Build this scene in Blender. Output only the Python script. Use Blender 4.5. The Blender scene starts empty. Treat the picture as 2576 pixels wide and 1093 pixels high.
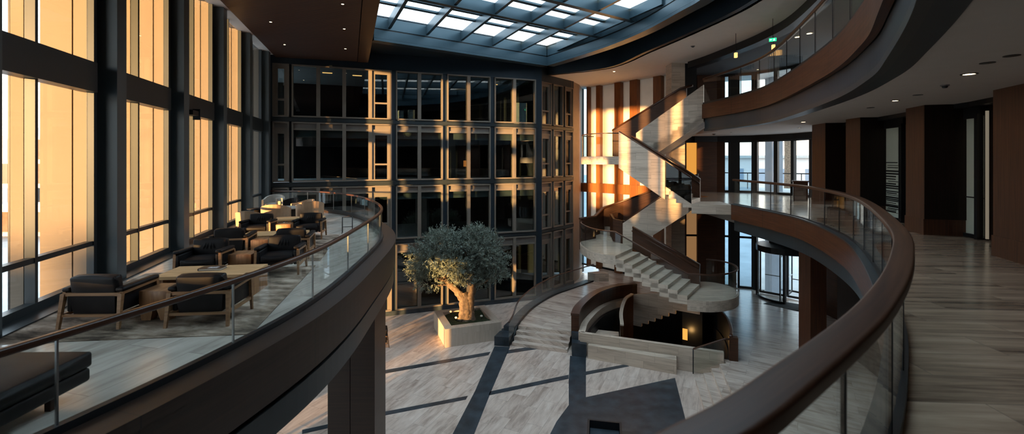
import bpy, bmesh, math, random
from mathutils import Vector, Matrix
from mathutils.geometry import tessellate_polygon

# ------------------------------------------------------------------ scene, camera, world, sun
S = bpy.context.scene
COL = S.collection
F, CX, HY, ZC = 1150.0, 1288.0, 402.0, 8.4          # focal length (px of the 2576-wide frame), principal x, horizon y, eye height
cam_d = bpy.data.cameras.new('camera')
cam = bpy.data.objects.new('camera', cam_d); COL.objects.link(cam)
cam.location = (0, 0, ZC); cam.rotation_euler = (math.pi / 2, 0, 0)
cam_d.sensor_width = 36.0; cam_d.lens = 36.0 * F / 2576.0
cam_d.shift_y = -(546.5 - HY) / 2576.0
cam_d.clip_end = 600; cam_d.clip_start = 0.05
cam_d.dof.use_dof = True; cam_d.dof.focus_distance = 16.0; cam_d.dof.aperture_fstop = 1.3
S.camera = cam
S.view_settings.view_transform = 'Standard'; S.view_settings.look = 'None'
S.view_settings.gamma = 1.0; S.view_settings.use_curve_mapping = False
S.view_settings.exposure = 0.55
S.cycles.use_denoising = True
S.cycles.caustics_reflective = False; S.cycles.caustics_refractive = False
S.cycles.sample_clamp_indirect = 6.0
S.cycles.max_bounces = 10; S.cycles.diffuse_bounces = 4; S.cycles.glossy_bounces = 4
S.cycles.transparent_max_bounces = 24

W = bpy.data.worlds.new('dusk_sky'); S.world = W; W.use_nodes = True
nt = W.node_tree; nt.nodes.clear()
wo = nt.nodes.new('ShaderNodeOutputWorld'); wb = nt.nodes.new('ShaderNodeBackground')
wr = nt.nodes.new('ShaderNodeValToRGB'); wt = nt.nodes.new('ShaderNodeTexCoord'); ws = nt.nodes.new('ShaderNodeSeparateXYZ')
nt.links.new(wt.outputs['Generated'], ws.inputs[0]); nt.links.new(ws.outputs['Z'], wr.inputs[0])
nt.links.new(wr.outputs[0], wb.inputs[0]); nt.links.new(wb.outputs[0], wo.inputs[0])
cr = wr.color_ramp
cr.elements[0].position = 0.0; cr.elements[0].color = (0.62, 0.50, 0.40, 1)
cr.elements[1].position = 1.0; cr.elements[1].color = (0.66, 0.82, 0.96, 1)
e = cr.elements.new(0.08); e.color = (0.66, 0.58, 0.50, 1)
e = cr.elements.new(0.30); e.color = (0.55, 0.66, 0.76, 1)
wb.inputs['Strength'].default_value = 3.8

sun_d = bpy.data.lights.new('low_sun', 'SUN'); sun_d.energy = 17.0; sun_d.color = (1.0, 0.54, 0.20); sun_d.angle = math.radians(1.2)
sun = bpy.data.objects.new('low_sun', sun_d); COL.objects.link(sun)
SUN_DIR = Vector((0.50, 0.866, -0.060)).normalized()
sun.rotation_euler = SUN_DIR.to_track_quat('-Z', 'Y').to_euler(); sun.location = (-30, -50, 20)

R = random.Random(7)
V2 = lambda x, y: Vector((x, y))

def PZ(px, py, z):                        # the world point at height z seen at a pixel of the photograph
    d = (ZC - z) * F / (py - HY)
    return Vector(((px - CX) / F * d, d, z))
def PD(px, py, d):
    return Vector(((px - CX) / F * d, d, ZC - (py - HY) * d / F))

# ------------------------------------------------------------------ materials
def newmat(name):
    m = bpy.data.materials.new(name); m.use_nodes = True
    n = m.node_tree; n.nodes.clear()
    return m, n
def N(n, t, **kw):
    x = n.nodes.new(t)
    for k, v in kw.items():
        if hasattr(x, k): setattr(x, k, v)
        else: x.inputs[k.replace('_', ' ')].default_value = v
    return x
def ramp(n, stops):
    r = n.nodes.new('ShaderNodeValToRGB'); c = r.color_ramp
    while len(c.elements) < len(stops): c.elements.new(0.5)
    for el, (p, col) in zip(c.elements, stops):
        el.position = p; el.color = (*col, 1)
    return r
def uvmap(n, rot=0.0, scale=(1, 1, 1)):
    t = n.nodes.new('ShaderNodeUVMap'); mp = n.nodes.new('ShaderNodeMapping')
    mp.inputs['Rotation'].default_value = (0, 0, rot); mp.inputs['Scale'].default_value = scale
    n.links.new(t.outputs[0], mp.inputs[0]); return mp
def surf(name, col, rough=0.5, metal=0.0, spec=0.5, vary=0.12, vscale=3.0, bump=0.0, coat=0.0):
    m, n = newmat(name); L = n.links
    o = N(n, 'ShaderNodeOutputMaterial'); b = N(n, 'ShaderNodeBsdfPrincipled')
    b.inputs['Roughness'].default_value = rough; b.inputs['Metallic'].default_value = metal
    b.inputs['Specular IOR Level'].default_value = spec; b.inputs['Coat Weight'].default_value = coat
    t = N(n, 'ShaderNodeTexCoord'); no = N(n, 'ShaderNodeTexNoise'); no.inputs['Scale'].default_value = vscale; no.inputs['Detail'].default_value = 6
    L.new(t.outputs['Object'], no.inputs['Vector'])
    r = ramp(n, [(0.3, tuple(c * (1 - vary) for c in col)), (0.7, tuple(min(1, c * (1 + vary)) for c in col))])
    L.new(no.outputs[0], r.inputs[0]); L.new(r.outputs[0], b.inputs['Base Color'])
    if bump:
        bp = N(n, 'ShaderNodeBump'); bp.inputs['Strength'].default_value = bump; bp.inputs['Distance'].default_value = 0.02
        L.new(no.outputs[0], bp.inputs['Height']); L.new(bp.outputs[0], b.inputs['Normal'])
    L.new(b.outputs[0], o.inputs[0]); return m
def planks(name, cols, rot=0.0, plank=(1.2, 0.3), rough=0.3, streak=(0.6, 7.0), joint=(0.1, 0.085, 0.07), jsize=0.006, contrast=0.5, spec=0.5):
    """stone or timber planks: a running bond with a tone per plank and streaks along it"""
    m, n = newmat(name); L = n.links
    o = N(n, 'ShaderNodeOutputMaterial'); b = N(n, 'ShaderNodeBsdfPrincipled')
    mp = uvmap(n, rot)
    br = N(n, 'ShaderNodeTexBrick'); br.offset = 0.37; br.inputs['Scale'].default_value = 1.0
    br.inputs['Brick Width'].default_value = plank[0]; br.inputs['Row Height'].default_value = plank[1]
    br.inputs['Mortar Size'].default_value = jsize; br.inputs['Mortar Smooth'].default_value = 0.2; br.inputs['Bias'].default_value = 0.0
    br.inputs['Color1'].default_value = (0, 0, 0, 1); br.inputs['Color2'].default_value = (1, 1, 1, 1); br.inputs['Mortar'].default_value = (0.5, 0.5, 0.5, 1)
    L.new(mp.outputs[0], br.inputs['Vector'])
    m2 = N(n, 'ShaderNodeMapping'); m2.inputs['Scale'].default_value = (streak[0], streak[1], 1)
    L.new(mp.outputs[0], m2.inputs[0])
    off = N(n, 'ShaderNodeVectorMath', operation='MULTIPLY_ADD'); off.inputs[1].default_value = (5.3, 9.1, 3.0)
    L.new(br.outputs['Color'], off.inputs[0]); L.new(m2.outputs[0], off.inputs[2])
    no = N(n, 'ShaderNodeTexNoise'); no.inputs['Scale'].default_value = 1.0; no.inputs['Detail'].default_value = 7; no.inputs['Roughness'].default_value = 0.62; no.inputs['Distortion'].default_value = 0.25
    L.new(off.outputs[0], no.inputs['Vector'])
    mx = N(n, 'ShaderNodeMath', operation='MULTIPLY_ADD'); mx.inputs[1].default_value = 0.22
    sep = N(n, 'ShaderNodeSeparateColor'); L.new(br.outputs['Color'], sep.inputs[0]); L.new(sep.outputs[0], mx.inputs[0])
    sc = N(n, 'ShaderNodeMath', operation='MULTIPLY_ADD'); sc.inputs[1].default_value = contrast * 1.9; sc.inputs[2].default_value = 0.5 - contrast * 0.95 - 0.11
    L.new(no.outputs[0], sc.inputs[0]); L.new(sc.outputs[0], mx.inputs[2])
    r = ramp(n, [(0.08, cols[0]), (0.5, cols[1]), (0.92, cols[2])]); L.new(mx.outputs[0], r.inputs[0])
    mix = N(n, 'ShaderNodeMix', data_type='RGBA'); mix.inputs[7].default_value = (*joint, 1)
    fa = N(n, 'ShaderNodeMath', operation='MULTIPLY'); fa.inputs[1].default_value = 0.7
    L.new(br.outputs['Fac'], fa.inputs[0]); L.new(fa.outputs[0], mix.inputs[0]); L.new(r.outputs[0], mix.inputs[6]); L.new(mix.outputs[2], b.inputs['Base Color'])
    b.inputs['Roughness'].default_value = rough; b.inputs['Specular IOR Level'].default_value = spec
    L.new(b.outputs[0], o.inputs[0]); return m
def wood(name, cols, rough=0.4, stretch=(0.5, 14.0), spec=0.5, rot=0.0, panel=None):
    m, n = newmat(name); L = n.links
    o = N(n, 'ShaderNodeOutputMaterial'); b = N(n, 'ShaderNodeBsdfPrincipled')
    mp = uvmap(n, 0.0, (stretch[1], stretch[0], 1) if rot else (stretch[0], stretch[1], 1))
    no = N(n, 'ShaderNodeTexNoise'); no.inputs['Scale'].default_value = 1.6; no.inputs['Detail'].default_value = 8; no.inputs['Roughness'].default_value = 0.6; no.inputs['Distortion'].default_value = 0.4
    L.new(mp.outputs[0], no.inputs['Vector'])
    r = ramp(n, [(0.28, cols[0]), (0.52, cols[1]), (0.75, cols[2])]); L.new(no.outputs[0], r.inputs[0])
    out = r.outputs[0]
    if panel:
        mp2 = uvmap(n, 0.0)
        br = N(n, 'ShaderNodeTexBrick'); br.offset = 0.0; br.inputs['Scale'].default_value = 1.0
        br.inputs['Brick Width'].default_value = panel[0]; br.inputs['Row Height'].default_value = panel[1]; br.inputs['Mortar Size'].default_value = panel[2]
        L.new(mp2.outputs[0], br.inputs['Vector'])
        mix = N(n, 'ShaderNodeMix', data_type='RGBA'); mix.inputs[7].default_value = (0.004, 0.003, 0.003, 1)
        L.new(br.outputs['Fac'], mix.inputs[0]); L.new(out, mix.inputs[6]); out = mix.outputs[2]
    L.new(out, b.inputs['Base Color'])
    b.inputs['Roughness'].default_value = rough; b.inputs['Specular IOR Level'].default_value = spec
    L.new(b.outputs[0], o.inputs[0]); return m
def glass(name, tint=(0.9, 0.96, 0.95), refl=0.04, edge=0.9, blend=0.35, rough=0.0):
    """a flat pane: clear transmission, mirror reflection that grows towards grazing"""
    m, n = newmat(name); L = n.links
    o = N(n, 'ShaderNodeOutputMaterial'); tr = N(n, 'ShaderNodeBsdfTransparent'); gl = N(n, 'ShaderNodeBsdfGlossy')
    tr.inputs[0].default_value = (*tint, 1); gl.inputs[0].default_value = (0.95, 0.98, 1, 1); gl.inputs['Roughness'].default_value = rough
    fr = N(n, 'ShaderNodeFresnel'); ge = N(n, 'ShaderNodeNewGeometry')      # a thin pane: the same reflection from either face
    io = N(n, 'ShaderNodeMapRange'); io.inputs['To Min'].default_value = 1.38; io.inputs['To Max'].default_value = 1 / 1.38
    L.new(ge.outputs['Backfacing'], io.inputs['Value']); L.new(io.outputs[0], fr.inputs['IOR'])
    ma = N(n, 'ShaderNodeMath', operation='MULTIPLY_ADD'); ma.inputs[1].default_value = edge; ma.inputs[2].default_value = refl
    ma.use_clamp = True
    L.new(fr.outputs[0], ma.inputs[0])
    mx = N(n, 'ShaderNodeMixShader'); L.new(ma.outputs[0], mx.inputs[0]); L.new(tr.outputs[0], mx.inputs[1]); L.new(gl.outputs[0], mx.inputs[2])
    L.new(mx.outputs[0], o.inputs[0]); return m
def screen_mat(name, col, trans=0.6):
    """a woven window screen: diffuse plus light let through from behind"""
    m, n = newmat(name); L = n.links
    o = N(n, 'ShaderNodeOutputMaterial'); d = N(n, 'ShaderNodeBsdfDiffuse'); t = N(n, 'ShaderNodeBsdfTranslucent')
    tc = N(n, 'ShaderNodeTexCoord'); no = N(n, 'ShaderNodeTexNoise'); no.inputs['Scale'].default_value = 2.0
    L.new(tc.outputs['Object'], no.inputs['Vector'])
    r = ramp(n, [(0.3, tuple(c * 0.93 for c in col)), (0.7, col)]); L.new(no.outputs[0], r.inputs[0])
    L.new(r.outputs[0], d.inputs[0]); L.new(r.outputs[0], t.inputs[0])
    mx = N(n, 'ShaderNodeMixShader'); mx.inputs[0].default_value = trans
    L.new(d.outputs[0], mx.inputs[1]); L.new(t.outputs[0], mx.inputs[2]); L.new(mx.outputs[0], o.inputs[0]); return m
def emit(name, col, s):
    m, n = newmat(name)
    o = N(n, 'ShaderNodeOutputMaterial'); e = N(n, 'ShaderNodeEmission'); e.inputs[0].default_value = (*col, 1); e.inputs[1].default_value = s
    n.links.new(e.outputs[0], o.inputs[0]); return m
def slats(name, cols, period=0.09):
    m, n = newmat(name); L = n.links
    o = N(n, 'ShaderNodeOutputMaterial'); b = N(n, 'ShaderNodeBsdfPrincipled')
    mp = uvmap(n, 0.30)
    w = N(n, 'ShaderNodeTexWave', wave_type='BANDS', bands_direction='Y'); w.inputs['Scale'].default_value = 0.314 / period; w.inputs['Distortion'].default_value = 0
    L.new(mp.outputs[0], w.inputs['Vector'])
    m2 = N(n, 'ShaderNodeMapping'); m2.inputs['Scale'].default_value = (0.4, 9, 1); L.new(mp.outputs[0], m2.inputs[0])
    no = N(n, 'ShaderNodeTexNoise'); no.inputs['Scale'].default_value = 1.5; no.inputs['Detail'].default_value = 5; L.new(m2.outputs[0], no.inputs['Vector'])
    r = ramp(n, [(0.3, cols[0]), (0.7, cols[1])]); L.new(no.outputs[0], r.inputs[0])
    r2 = ramp(n, [(0.22, (0.05, 0.04, 0.04)), (0.36, (1, 1, 1))]); L.new(w.outputs[0], r2.inputs[0])
    mx = N(n, 'ShaderNodeMix', data_type='RGBA', blend_type='MULTIPLY'); mx.inputs[0].default_value = 1
    L.new(r.outputs[0], mx.inputs[6]); L.new(r2.outputs[0], mx.inputs[7]); L.new(mx.outputs[2], b.inputs['Base Color'])
    b.inputs['Roughness'].default_value = 0.5; L.new(b.outputs[0], o.inputs[0]); return m

M = {}
M['floor'] = planks('pale_streaked_stone_floor', [(0.27, 0.195, 0.158), (0.55, 0.44, 0.37), (0.70, 0.59, 0.515)], rot=math.radians(-66), plank=(1.5, 0.55), rough=0.3, streak=(1.1, 5.0), contrast=0.88, joint=(0.22, 0.19, 0.16), jsize=0.005)
M['plaza'] = planks('pale_streaked_stone_plaza', [(0.25, 0.19, 0.155), (0.54, 0.44, 0.37), (0.70, 0.60, 0.52)], rot=math.radians(32), plank=(1.6, 0.5), rough=0.22, streak=(0.9, 5.0), contrast=0.85, joint=(0.22, 0.19, 0.16), jsize=0.005)
M['lounge_floor'] = planks('lounge_stone_floor', [(0.30, 0.26, 0.225), (0.58, 0.525, 0.465), (0.74, 0.69, 0.625)], rot=math.radians(-76), plank=(1.8, 0.5), rough=0.2, streak=(0.8, 5.0), contrast=0.7, joint=(0.2, 0.18, 0.16), jsize=0.004)
M['balcony_floor'] = planks('balcony_stone_floor', [(0.09, 0.06, 0.043), (0.34, 0.235, 0.165), (0.54, 0.395, 0.285)], rot=math.radians(4), plank=(1.8, 0.5), rough=0.18, streak=(0.5, 6.5), contrast=0.9, joint=(0.12, 0.1, 0.085), jsize=0.004)
M['cladding'] = planks('travertine_cladding', [(0.30, 0.235, 0.18), (0.56, 0.455, 0.36), (0.70, 0.59, 0.48)], plank=(1.15, 0.3), rough=0.4, streak=(0.9, 9.0), contrast=0.65, joint=(0.2, 0.16, 0.125), jsize=0.004)
M['planter_stone'] = planks('planter_travertine', [(0.30, 0.24, 0.19), (0.48, 0.40, 0.325), (0.58, 0.50, 0.42)], rot=math.pi / 2, plank=(1.4, 0.28), rough=0.45, streak=(0.7, 9.0), contrast=0.5, joint=(0.3, 0.25, 0.2), jsize=0.003)
M['dark_stone'] = surf('dark_blue_stone', (0.030, 0.040, 0.050), 0.35, vary=0.5, vscale=2.5)
M['wood_dark'] = wood('dark_mahogany', [(0.028, 0.011, 0.006), (0.060, 0.023, 0.011), (0.098, 0.040, 0.019)], 0.40, spec=0.3)
M['wood_fascia'] = wood('mahogany_fascia', [(0.035, 0.011, 0.005), (0.078, 0.025, 0.010), (0.12, 0.042, 0.018)], 0.40, spec=0.25, panel=(2.4, 50, 0.008))
M['wood_lounge_fascia'] = wood('deep_brown_fascia', [(0.011, 0.006, 0.0045), (0.022, 0.011, 0.007), (0.034, 0.017, 0.011)], 0.42, panel=(2.6, 50, 0.008))
M['wood_rail'] = wood('walnut_handrail', [(0.030, 0.012, 0.007), (0.055, 0.022, 0.012), (0.09, 0.038, 0.02)], 0.3)
M['wood_panel'] = wood('red_brown_wall_veneer', [(0.035, 0.013, 0.007), (0.075, 0.027, 0.013), (0.115, 0.044, 0.021)], 0.42, rot=math.pi / 2)
M['wood_post'] = wood('amber_brown_timber', [(0.14, 0.045, 0.012), (0.23, 0.08, 0.022), (0.31, 0.12, 0.036)], 0.45, rot=math.pi / 2)
M['slats'] = slats('timber_slat_ceiling', [(0.055, 0.019, 0.009), (0.12, 0.044, 0.02)])
M['oak'] = wood('oiled_oak', [(0.17, 0.082, 0.036), (0.28, 0.145, 0.066), (0.37, 0.205, 0.10)], 0.45, (1.2, 12))
M['oak_pale'] = wood('pale_oak_block', [(0.36, 0.20, 0.085), (0.60, 0.37, 0.18), (0.72, 0.49, 0.28)], 0.5, (1.0, 9))
M['oak_block'] = wood('split_oak_block', [(0.13, 0.055, 0.022), (0.30, 0.15, 0.068), (0.42, 0.235, 0.115)], 0.5, (9, 1.0))
M['leather'] = surf('black_brown_leather', (0.010, 0.0085, 0.009), 0.5, spec=0.2, vary=0.3, vscale=5, bump=0.05)
M['tan_fabric'] = surf('tan_upholstery', (0.36, 0.235, 0.145), 0.8, vary=0.1, vscale=6)
M['grey_fabric'] = surf('light_grey_upholstery', (0.42, 0.38, 0.33), 0.85, vary=0.08, vscale=6)
M['rug'] = planks('mottled_taupe_rug', [(0.075, 0.058, 0.045), (0.28, 0.215, 0.165), (0.56, 0.455, 0.37)], rot=math.radians(10), plank=(60, 60), rough=0.95, streak=(1.6, 3.6), contrast=1.5, jsize=0.0, spec=0.05)
M['steel'] = surf('dark_slate_steel', (0.030, 0.038, 0.043), 0.38, metal=0.3, vary=0.1, vscale=1.0)
M['column'] = surf('slate_column_paint', (0.075, 0.095, 0.105), 0.4, metal=0.2, vary=0.06, vscale=0.5)
M['niche_dark'] = wood('near_black_veneer', [(0.008, 0.005, 0.004), (0.016, 0.009, 0.007), (0.024, 0.013, 0.009)], 0.45, rot=math.pi / 2, spec=0.3)
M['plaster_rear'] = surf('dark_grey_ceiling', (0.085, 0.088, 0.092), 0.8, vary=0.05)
M['pit'] = surf('black_pit_wall', (0.007, 0.007, 0.008), 0.5, vary=0.2)
M['steel_black'] = surf('black_steel', (0.012, 0.013, 0.015), 0.4, metal=0.2, vary=0.1)
M['ring'] = surf('blue_grey_metal_panel', (0.050, 0.088, 0.112), 0.34, metal=0.45, vary=0.08, vscale=0.6)
M['ring_dark'] = surf('deep_blue_panel', (0.022, 0.036, 0.05), 0.4, metal=0.3, vary=0.1, vscale=0.6)
M['chrome'] = surf('brushed_metal', (0.45, 0.46, 0.46), 0.3, metal=1.0, vary=0.05)
M['frame'] = surf('bronze_grey_window_frame', (0.20, 0.17, 0.14), 0.45, metal=0.25, vary=0.06)
M['spandrel'] = surf('taupe_spandrel_panel', (0.155, 0.135, 0.12), 0.5, vary=0.06)
M['pier'] = surf('sunlit_tan_fin', (0.20, 0.162, 0.122), 0.75, vary=0.05, vscale=0.8)
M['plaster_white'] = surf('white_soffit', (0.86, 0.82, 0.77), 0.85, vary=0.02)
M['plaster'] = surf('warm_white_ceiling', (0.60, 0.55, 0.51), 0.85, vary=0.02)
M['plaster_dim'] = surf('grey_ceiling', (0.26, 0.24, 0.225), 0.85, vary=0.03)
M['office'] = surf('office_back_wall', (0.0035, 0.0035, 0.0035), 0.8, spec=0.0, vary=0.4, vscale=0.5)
M['room_dark'] = surf('dark_room_wall', (0.035, 0.032, 0.030), 0.8, vary=0.25, vscale=0.7)
M['room_grey'] = surf('dim_room_ceiling', (0.16, 0.165, 0.16), 0.8, vary=0.1)
M['glass_clear'] = glass('clear_window_glass', (0.95, 0.97, 0.97), 0.0, 0.8)
M['glass_facade'] = glass('reflective_facade_glass', (0.62, 0.70, 0.72), 0.045, 1.0)
M['glass_rail'] = glass('green_edge_rail_glass', (0.955, 0.98, 0.972), 0.004, 0.8)
M['glass_dark'] = glass('smoked_glass', (0.22, 0.25, 0.27), 0.05, 1.0)
M['glass_blue'] = glass('blue_tinted_glass', (0.62, 0.74, 0.80), 0.03, 0.9)
M['screen'] = screen_mat('woven_white_screen', (0.86, 0.80, 0.72), 0.30)
M['frosted'] = screen_mat('frosted_door_glass', (0.60, 0.66, 0.58), 0.15)
M['amber'] = emit('amber_sun_glow', (1.0, 0.42, 0.07), 0.55)  # emission stands in for sunlight on the orange stone beyond
M['amber_dim'] = emit('dim_amber_sun_glow', (0.8, 0.42, 0.17), 0.22)  # weaker painted sun glow for the lower level
M['lamp'] = emit('warm_lamp', (1.0, 0.72, 0.40), 14.0)
M['lamp_soft'] = emit('warm_lamp_soft', (1.0, 0.50, 0.15), 1.6)
M['niche'] = emit('amber_niche_light', (1.0, 0.42, 0.08), 0.8)
M['shade'] = emit('orange_lampshade', (1.0, 0.28, 0.05), 0.55)
M['exit'] = emit('green_exit_light', (0.02, 0.8, 0.22), 1.6)
M['exit_white'] = emit('exit_pictogram_light', (0.75, 1.0, 0.85), 2.0)
M['led'] = emit('strip_light', (1.0, 0.85, 0.62), 0.13)
M['soil'] = surf('moss_ground', (0.018, 0.030, 0.010), 0.95, vary=0.6, vscale=9, bump=0.6)
M['bark'] = surf('olive_bark', (0.15, 0.105, 0.07), 0.9, vary=0.5, vscale=9, bump=0.9)
M['leaf'] = surf('olive_leaf', (0.15, 0.18, 0.145), 0.55, vary=0.35, vscale=2.5)
M['pebble'] = surf('white_globe', (0.75, 0.7, 0.6), 0.5, vary=0.03)
M['paper'] = surf('book_cover', (0.015, 0.015, 0.018), 0.35, vary=0.1)
M['print'] = surf('pale_cover_print', (0.45, 0.45, 0.46), 0.4, vary=0.6, vscale=40)
M['page'] = surf('book_pages', (0.6, 0.56, 0.5), 0.8, vary=0.05)
M['street'] = surf('grey_paving', (0.30, 0.31, 0.32), 0.7, vary=0.15, vscale=0.4)
M['concrete'] = surf('pale_concrete', (0.42, 0.40, 0.37), 0.8, vary=0.1)
M['bluewall'] = surf('grey_blue_outer_wall', (0.22, 0.26, 0.31), 0.7, vary=0.05)
M['brickred'] = surf('dull_red_panel', (0.2, 0.09, 0.06), 0.8, vary=0.2)
M['mat'] = surf('black_entrance_mat', (0.012, 0.012, 0.013), 0.9, vary=0.3, vscale=20)
M['tile_tan'] = surf('tan_pier_stone', (0.34, 0.245, 0.165), 0.6, vary=0.08)

# ------------------------------------------------------------------ mesh building
class MB:
    def __init__(s): s.v = []; s.f = []; s.uv = {}; s.sm = set()
    def add(s, vs, fs, uvs=None, smooth=False):
        o = len(s.v); s.v += [tuple(x) for x in vs]
        for i, f in enumerate(fs):
            k = len(s.f); s.f.append(tuple(o + j for j in f))
            if uvs and uvs[i]: s.uv[k] = uvs[i]
            if smooth: s.sm.add(k)
        return s
    def box(s, x0, x1, y0, y1, z0, z1, T=None):
        vs = [Vector((x, y, z)) for z in (z0, z1) for x, y in ((x0, y0), (x1, y0), (x1, y1), (x0, y1))]
        if T: vs = [T @ v for v in vs]
        return s.add(vs, [(3, 2, 1, 0), (4, 5, 6, 7), (0, 1, 5, 4), (1, 2, 6, 5), (2, 3, 7, 6), (3, 0, 4, 7)])
    def seg(s, a, b, w0, w1, z0, z1):
        """a box along the plan line a-b, from w0 to w1 to its left side"""
        a = V2(*a[:2]); b = V2(*b[:2]); d = (b - a).normalized(); n = V2(-d.y, d.x)
        q = [a + n * w0, b + n * w0, b + n * w1, a + n * w1]
        if w1 < w0: q.reverse()
        return s.prism(q, z0, z1)
    def prism(s, poly, z0, z1, holes=()):
        loops = [[V2(p[0], p[1]) for p in lp] for lp in (poly, *holes)]
        def area(l): return sum(l[i - 1].x * l[i].y - l[i].x * l[i - 1].y for i in range(len(l)))
        if area(loops[0]) < 0: loops[0].reverse()
        for h in loops[1:]:
            if area(h) > 0: h.reverse()
        flat = [p for l in loops for p in l]; n = len(flat)
        vs = [(p.x, p.y, z0) for p in flat] + [(p.x, p.y, z1) for p in flat]
        tris = tessellate_polygon([[Vector((p.x, p.y, 0)) for p in l] for l in loops])
        fs = []
        for t in tris:
            a, b, c = (flat[i] for i in t)
            if (b - a).cross(c - a) < 0: t = (t[0], t[2], t[1])
            fs.append(tuple(n + i for i in t)); fs.append((t[2], t[1], t[0]))
        o = 0
        for l in loops:
            k = len(l)
            for i in range(k):
                j = (i + 1) % k; fs.append((o + i, o + j, n + o + j, n + o + i))
            o += k
        return s.add(vs, fs)
    def hexa(s, b, t):
        """a block between a bottom and a top quad"""
        return s.add(list(b) + list(t), [(3, 2, 1, 0), (4, 5, 6, 7), (0, 1, 5, 4), (1, 2, 6, 5), (2, 3, 7, 6), (3, 0, 4, 7)])
    def sweep(s, path, prof, smooth=False, u0=0.0):
        """a closed profile of (sideways to the left, up) swept along a 3-D path with upright sections"""
        n = len(path); k = len(prof); vs = []; us = [u0]
        for i in range(1, n): us.append(us[-1] + (path[i] - path[i - 1]).length)
        for i, p in enumerate(path):
            d0 = (path[i] - path[i - 1]).to_2d() if i else None
            d1 = (path[i + 1] - path[i]).to_2d() if i < n - 1 else None
            d0 = d0.normalized() if d0 and d0.length > 1e-6 else None
            d1 = d1.normalized() if d1 and d1.length > 1e-6 else None
            d = (d0 or d1) if not (d0 and d1) else (d0 + d1)
            d = d.normalized(); nn = V2(-d.y, d.x)
            mt = 1.0
            if d0 and d1: mt = 1.0 / max(0.5, d.dot(d0))
            for w, z in prof: vs.append((p.x + nn.x * w * mt, p.y + nn.y * w * mt, p.z + z))
        per = [0.0]
        for j in range(k):
            a = prof[j]; b = prof[(j + 1) % k]; per.append(per[-1] + math.hypot(b[0] - a[0], b[1] - a[1]))
        ar = sum(prof[j - 1][0] * prof[j][1] - prof[j][0] * prof[j - 1][1] for j in range(k))
        fs = []; uv = []
        for i in range(n - 1):
            for j in range(k):
                j2 = (j + 1) % k
                f = (i * k + j, (i + 1) * k + j, (i + 1) * k + j2, i * k + j2)
                u = [(us[i], per[j]), (us[i + 1], per[j]), (us[i + 1], per[j + 1]), (us[i], per[j + 1])]
                if ar < 0: pass
                else: f = f[::-1]; u = u[::-1]
                fs.append(f); uv.append(u)
        c0 = tuple(range(k)); c1 = tuple((n - 1) * k + j for j in range(k))
        if ar < 0: c1 = c1[::-1]; c0 = c0
        else: c0 = c0[::-1]; c1 = c1
        fs += [c0, c1]; uv += [None, None]
        return s.add(vs, fs, uv, smooth)
    def tube(s, pts, rad, seg=8, smooth=True):
        pts = [Vector(p) for p in pts]; n = len(pts); rad = rad if isinstance(rad, (list, tuple)) else [rad] * n
        vs = []; ref = None
        for i, p in enumerate(pts):
            d = (pts[min(i + 1, n - 1)] - pts[max(i - 1, 0)]).normalized()
            if ref is None: ref = Vector((0, 0, 1)) if abs(d.z) < 0.9 else Vector((1, 0, 0))
            a = d.cross(ref).normalized(); b = a.cross(d).normalized(); ref = b
            for j in range(seg):
                t = 2 * math.pi * j / seg; vs.append(p + (a * math.cos(t) + b * math.sin(t)) * rad[i])
        fs = [(i * seg + j, i * seg + (j + 1) % seg, (i + 1) * seg + (j + 1) % seg, (i + 1) * seg + j) for i in range(n - 1) for j in range(seg)]
        fs += [tuple(range(seg))[::-1], tuple((n - 1) * seg + j for j in range(seg))]
        return s.add(vs, fs, None, smooth)
    def lathe(s, prof, seg=20, c=(0, 0, 0), smooth=True, ring=False):
        vs = []; k = len(prof)
        for j in range(seg):
            t = 2 * math.pi * j / seg
            for r, z in prof: vs.append((c[0] + r * math.cos(t), c[1] + r * math.sin(t), c[2] + z))
        fs = [(j * k + i, ((j + 1) % seg) * k + i, ((j + 1) % seg) * k + i + 1, j * k + i + 1) for j in range(seg) for i in range(k - 1)]
        fs += [(j * k + k - 1, ((j + 1) % seg) * k + k - 1, ((j + 1) % seg) * k, j * k) for j in range(seg)] if ring else [tuple(j * k for j in range(seg))[::-1], tuple(j * k + k - 1 for j in range(seg))]
        return s.add(vs, fs, None, smooth)
    def rbox(s, x0, x1, y0, y1, z0, z1, r=0.03, T=None, seg=3, puff=0.0):
        """a box with rounded edges, optionally puffed like a cushion"""
        b = bmesh.new(); bmesh.ops.create_cube(b, size=1.0)
        for v in b.verts: v.co = Vector(((x0 + x1) / 2 + v.co.x * (x1 - x0), (y0 + y1) / 2 + v.co.y * (y1 - y0), (z0 + z1) / 2 + v.co.z * (z1 - z0)))
        if puff:
            bmesh.ops.subdivide_edges(b, edges=b.edges[:], cuts=4, use_grid_fill=True)
            c = Vector(((x0 + x1) / 2, (y0 + y1) / 2, (z0 + z1) / 2)); h = Vector(((x1 - x0) / 2, (y1 - y0) / 2, (z1 - z0) / 2))
            for v in b.verts:
                q = Vector(((v.co.x - c.x) / h.x, (v.co.y - c.y) / h.y, (v.co.z - c.z) / h.z))
                for ax in range(3):
                    a1, a2 = (ax + 1) % 3, (ax + 2) % 3
                    if abs(q[ax]) > 0.99: v.co[ax] += math.copysign(puff * (1 - q[a1] ** 2) * (1 - q[a2] ** 2), q[ax])
            sharp = [e for e in b.edges if len(e.link_faces) == 2 and e.calc_face_angle() > 0.9]
            bmesh.ops.bevel(b, geom=sharp, offset=r, segments=seg, profile=0.5, affect='EDGES', clamp_overlap=True)
        else:
            bmesh.ops.bevel(b, geom=b.edges[:], offset=r, segments=seg, profile=0.5, affect='EDGES', clamp_overlap=True)
        b.verts.index_update()
        vs = [(T @ v.co) if T else v.co.copy() for v in b.verts]; fs = [tuple(v.index for v in f.verts) for f in b.faces]
        b.free(); return s.add(vs, fs, None, True)
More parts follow.
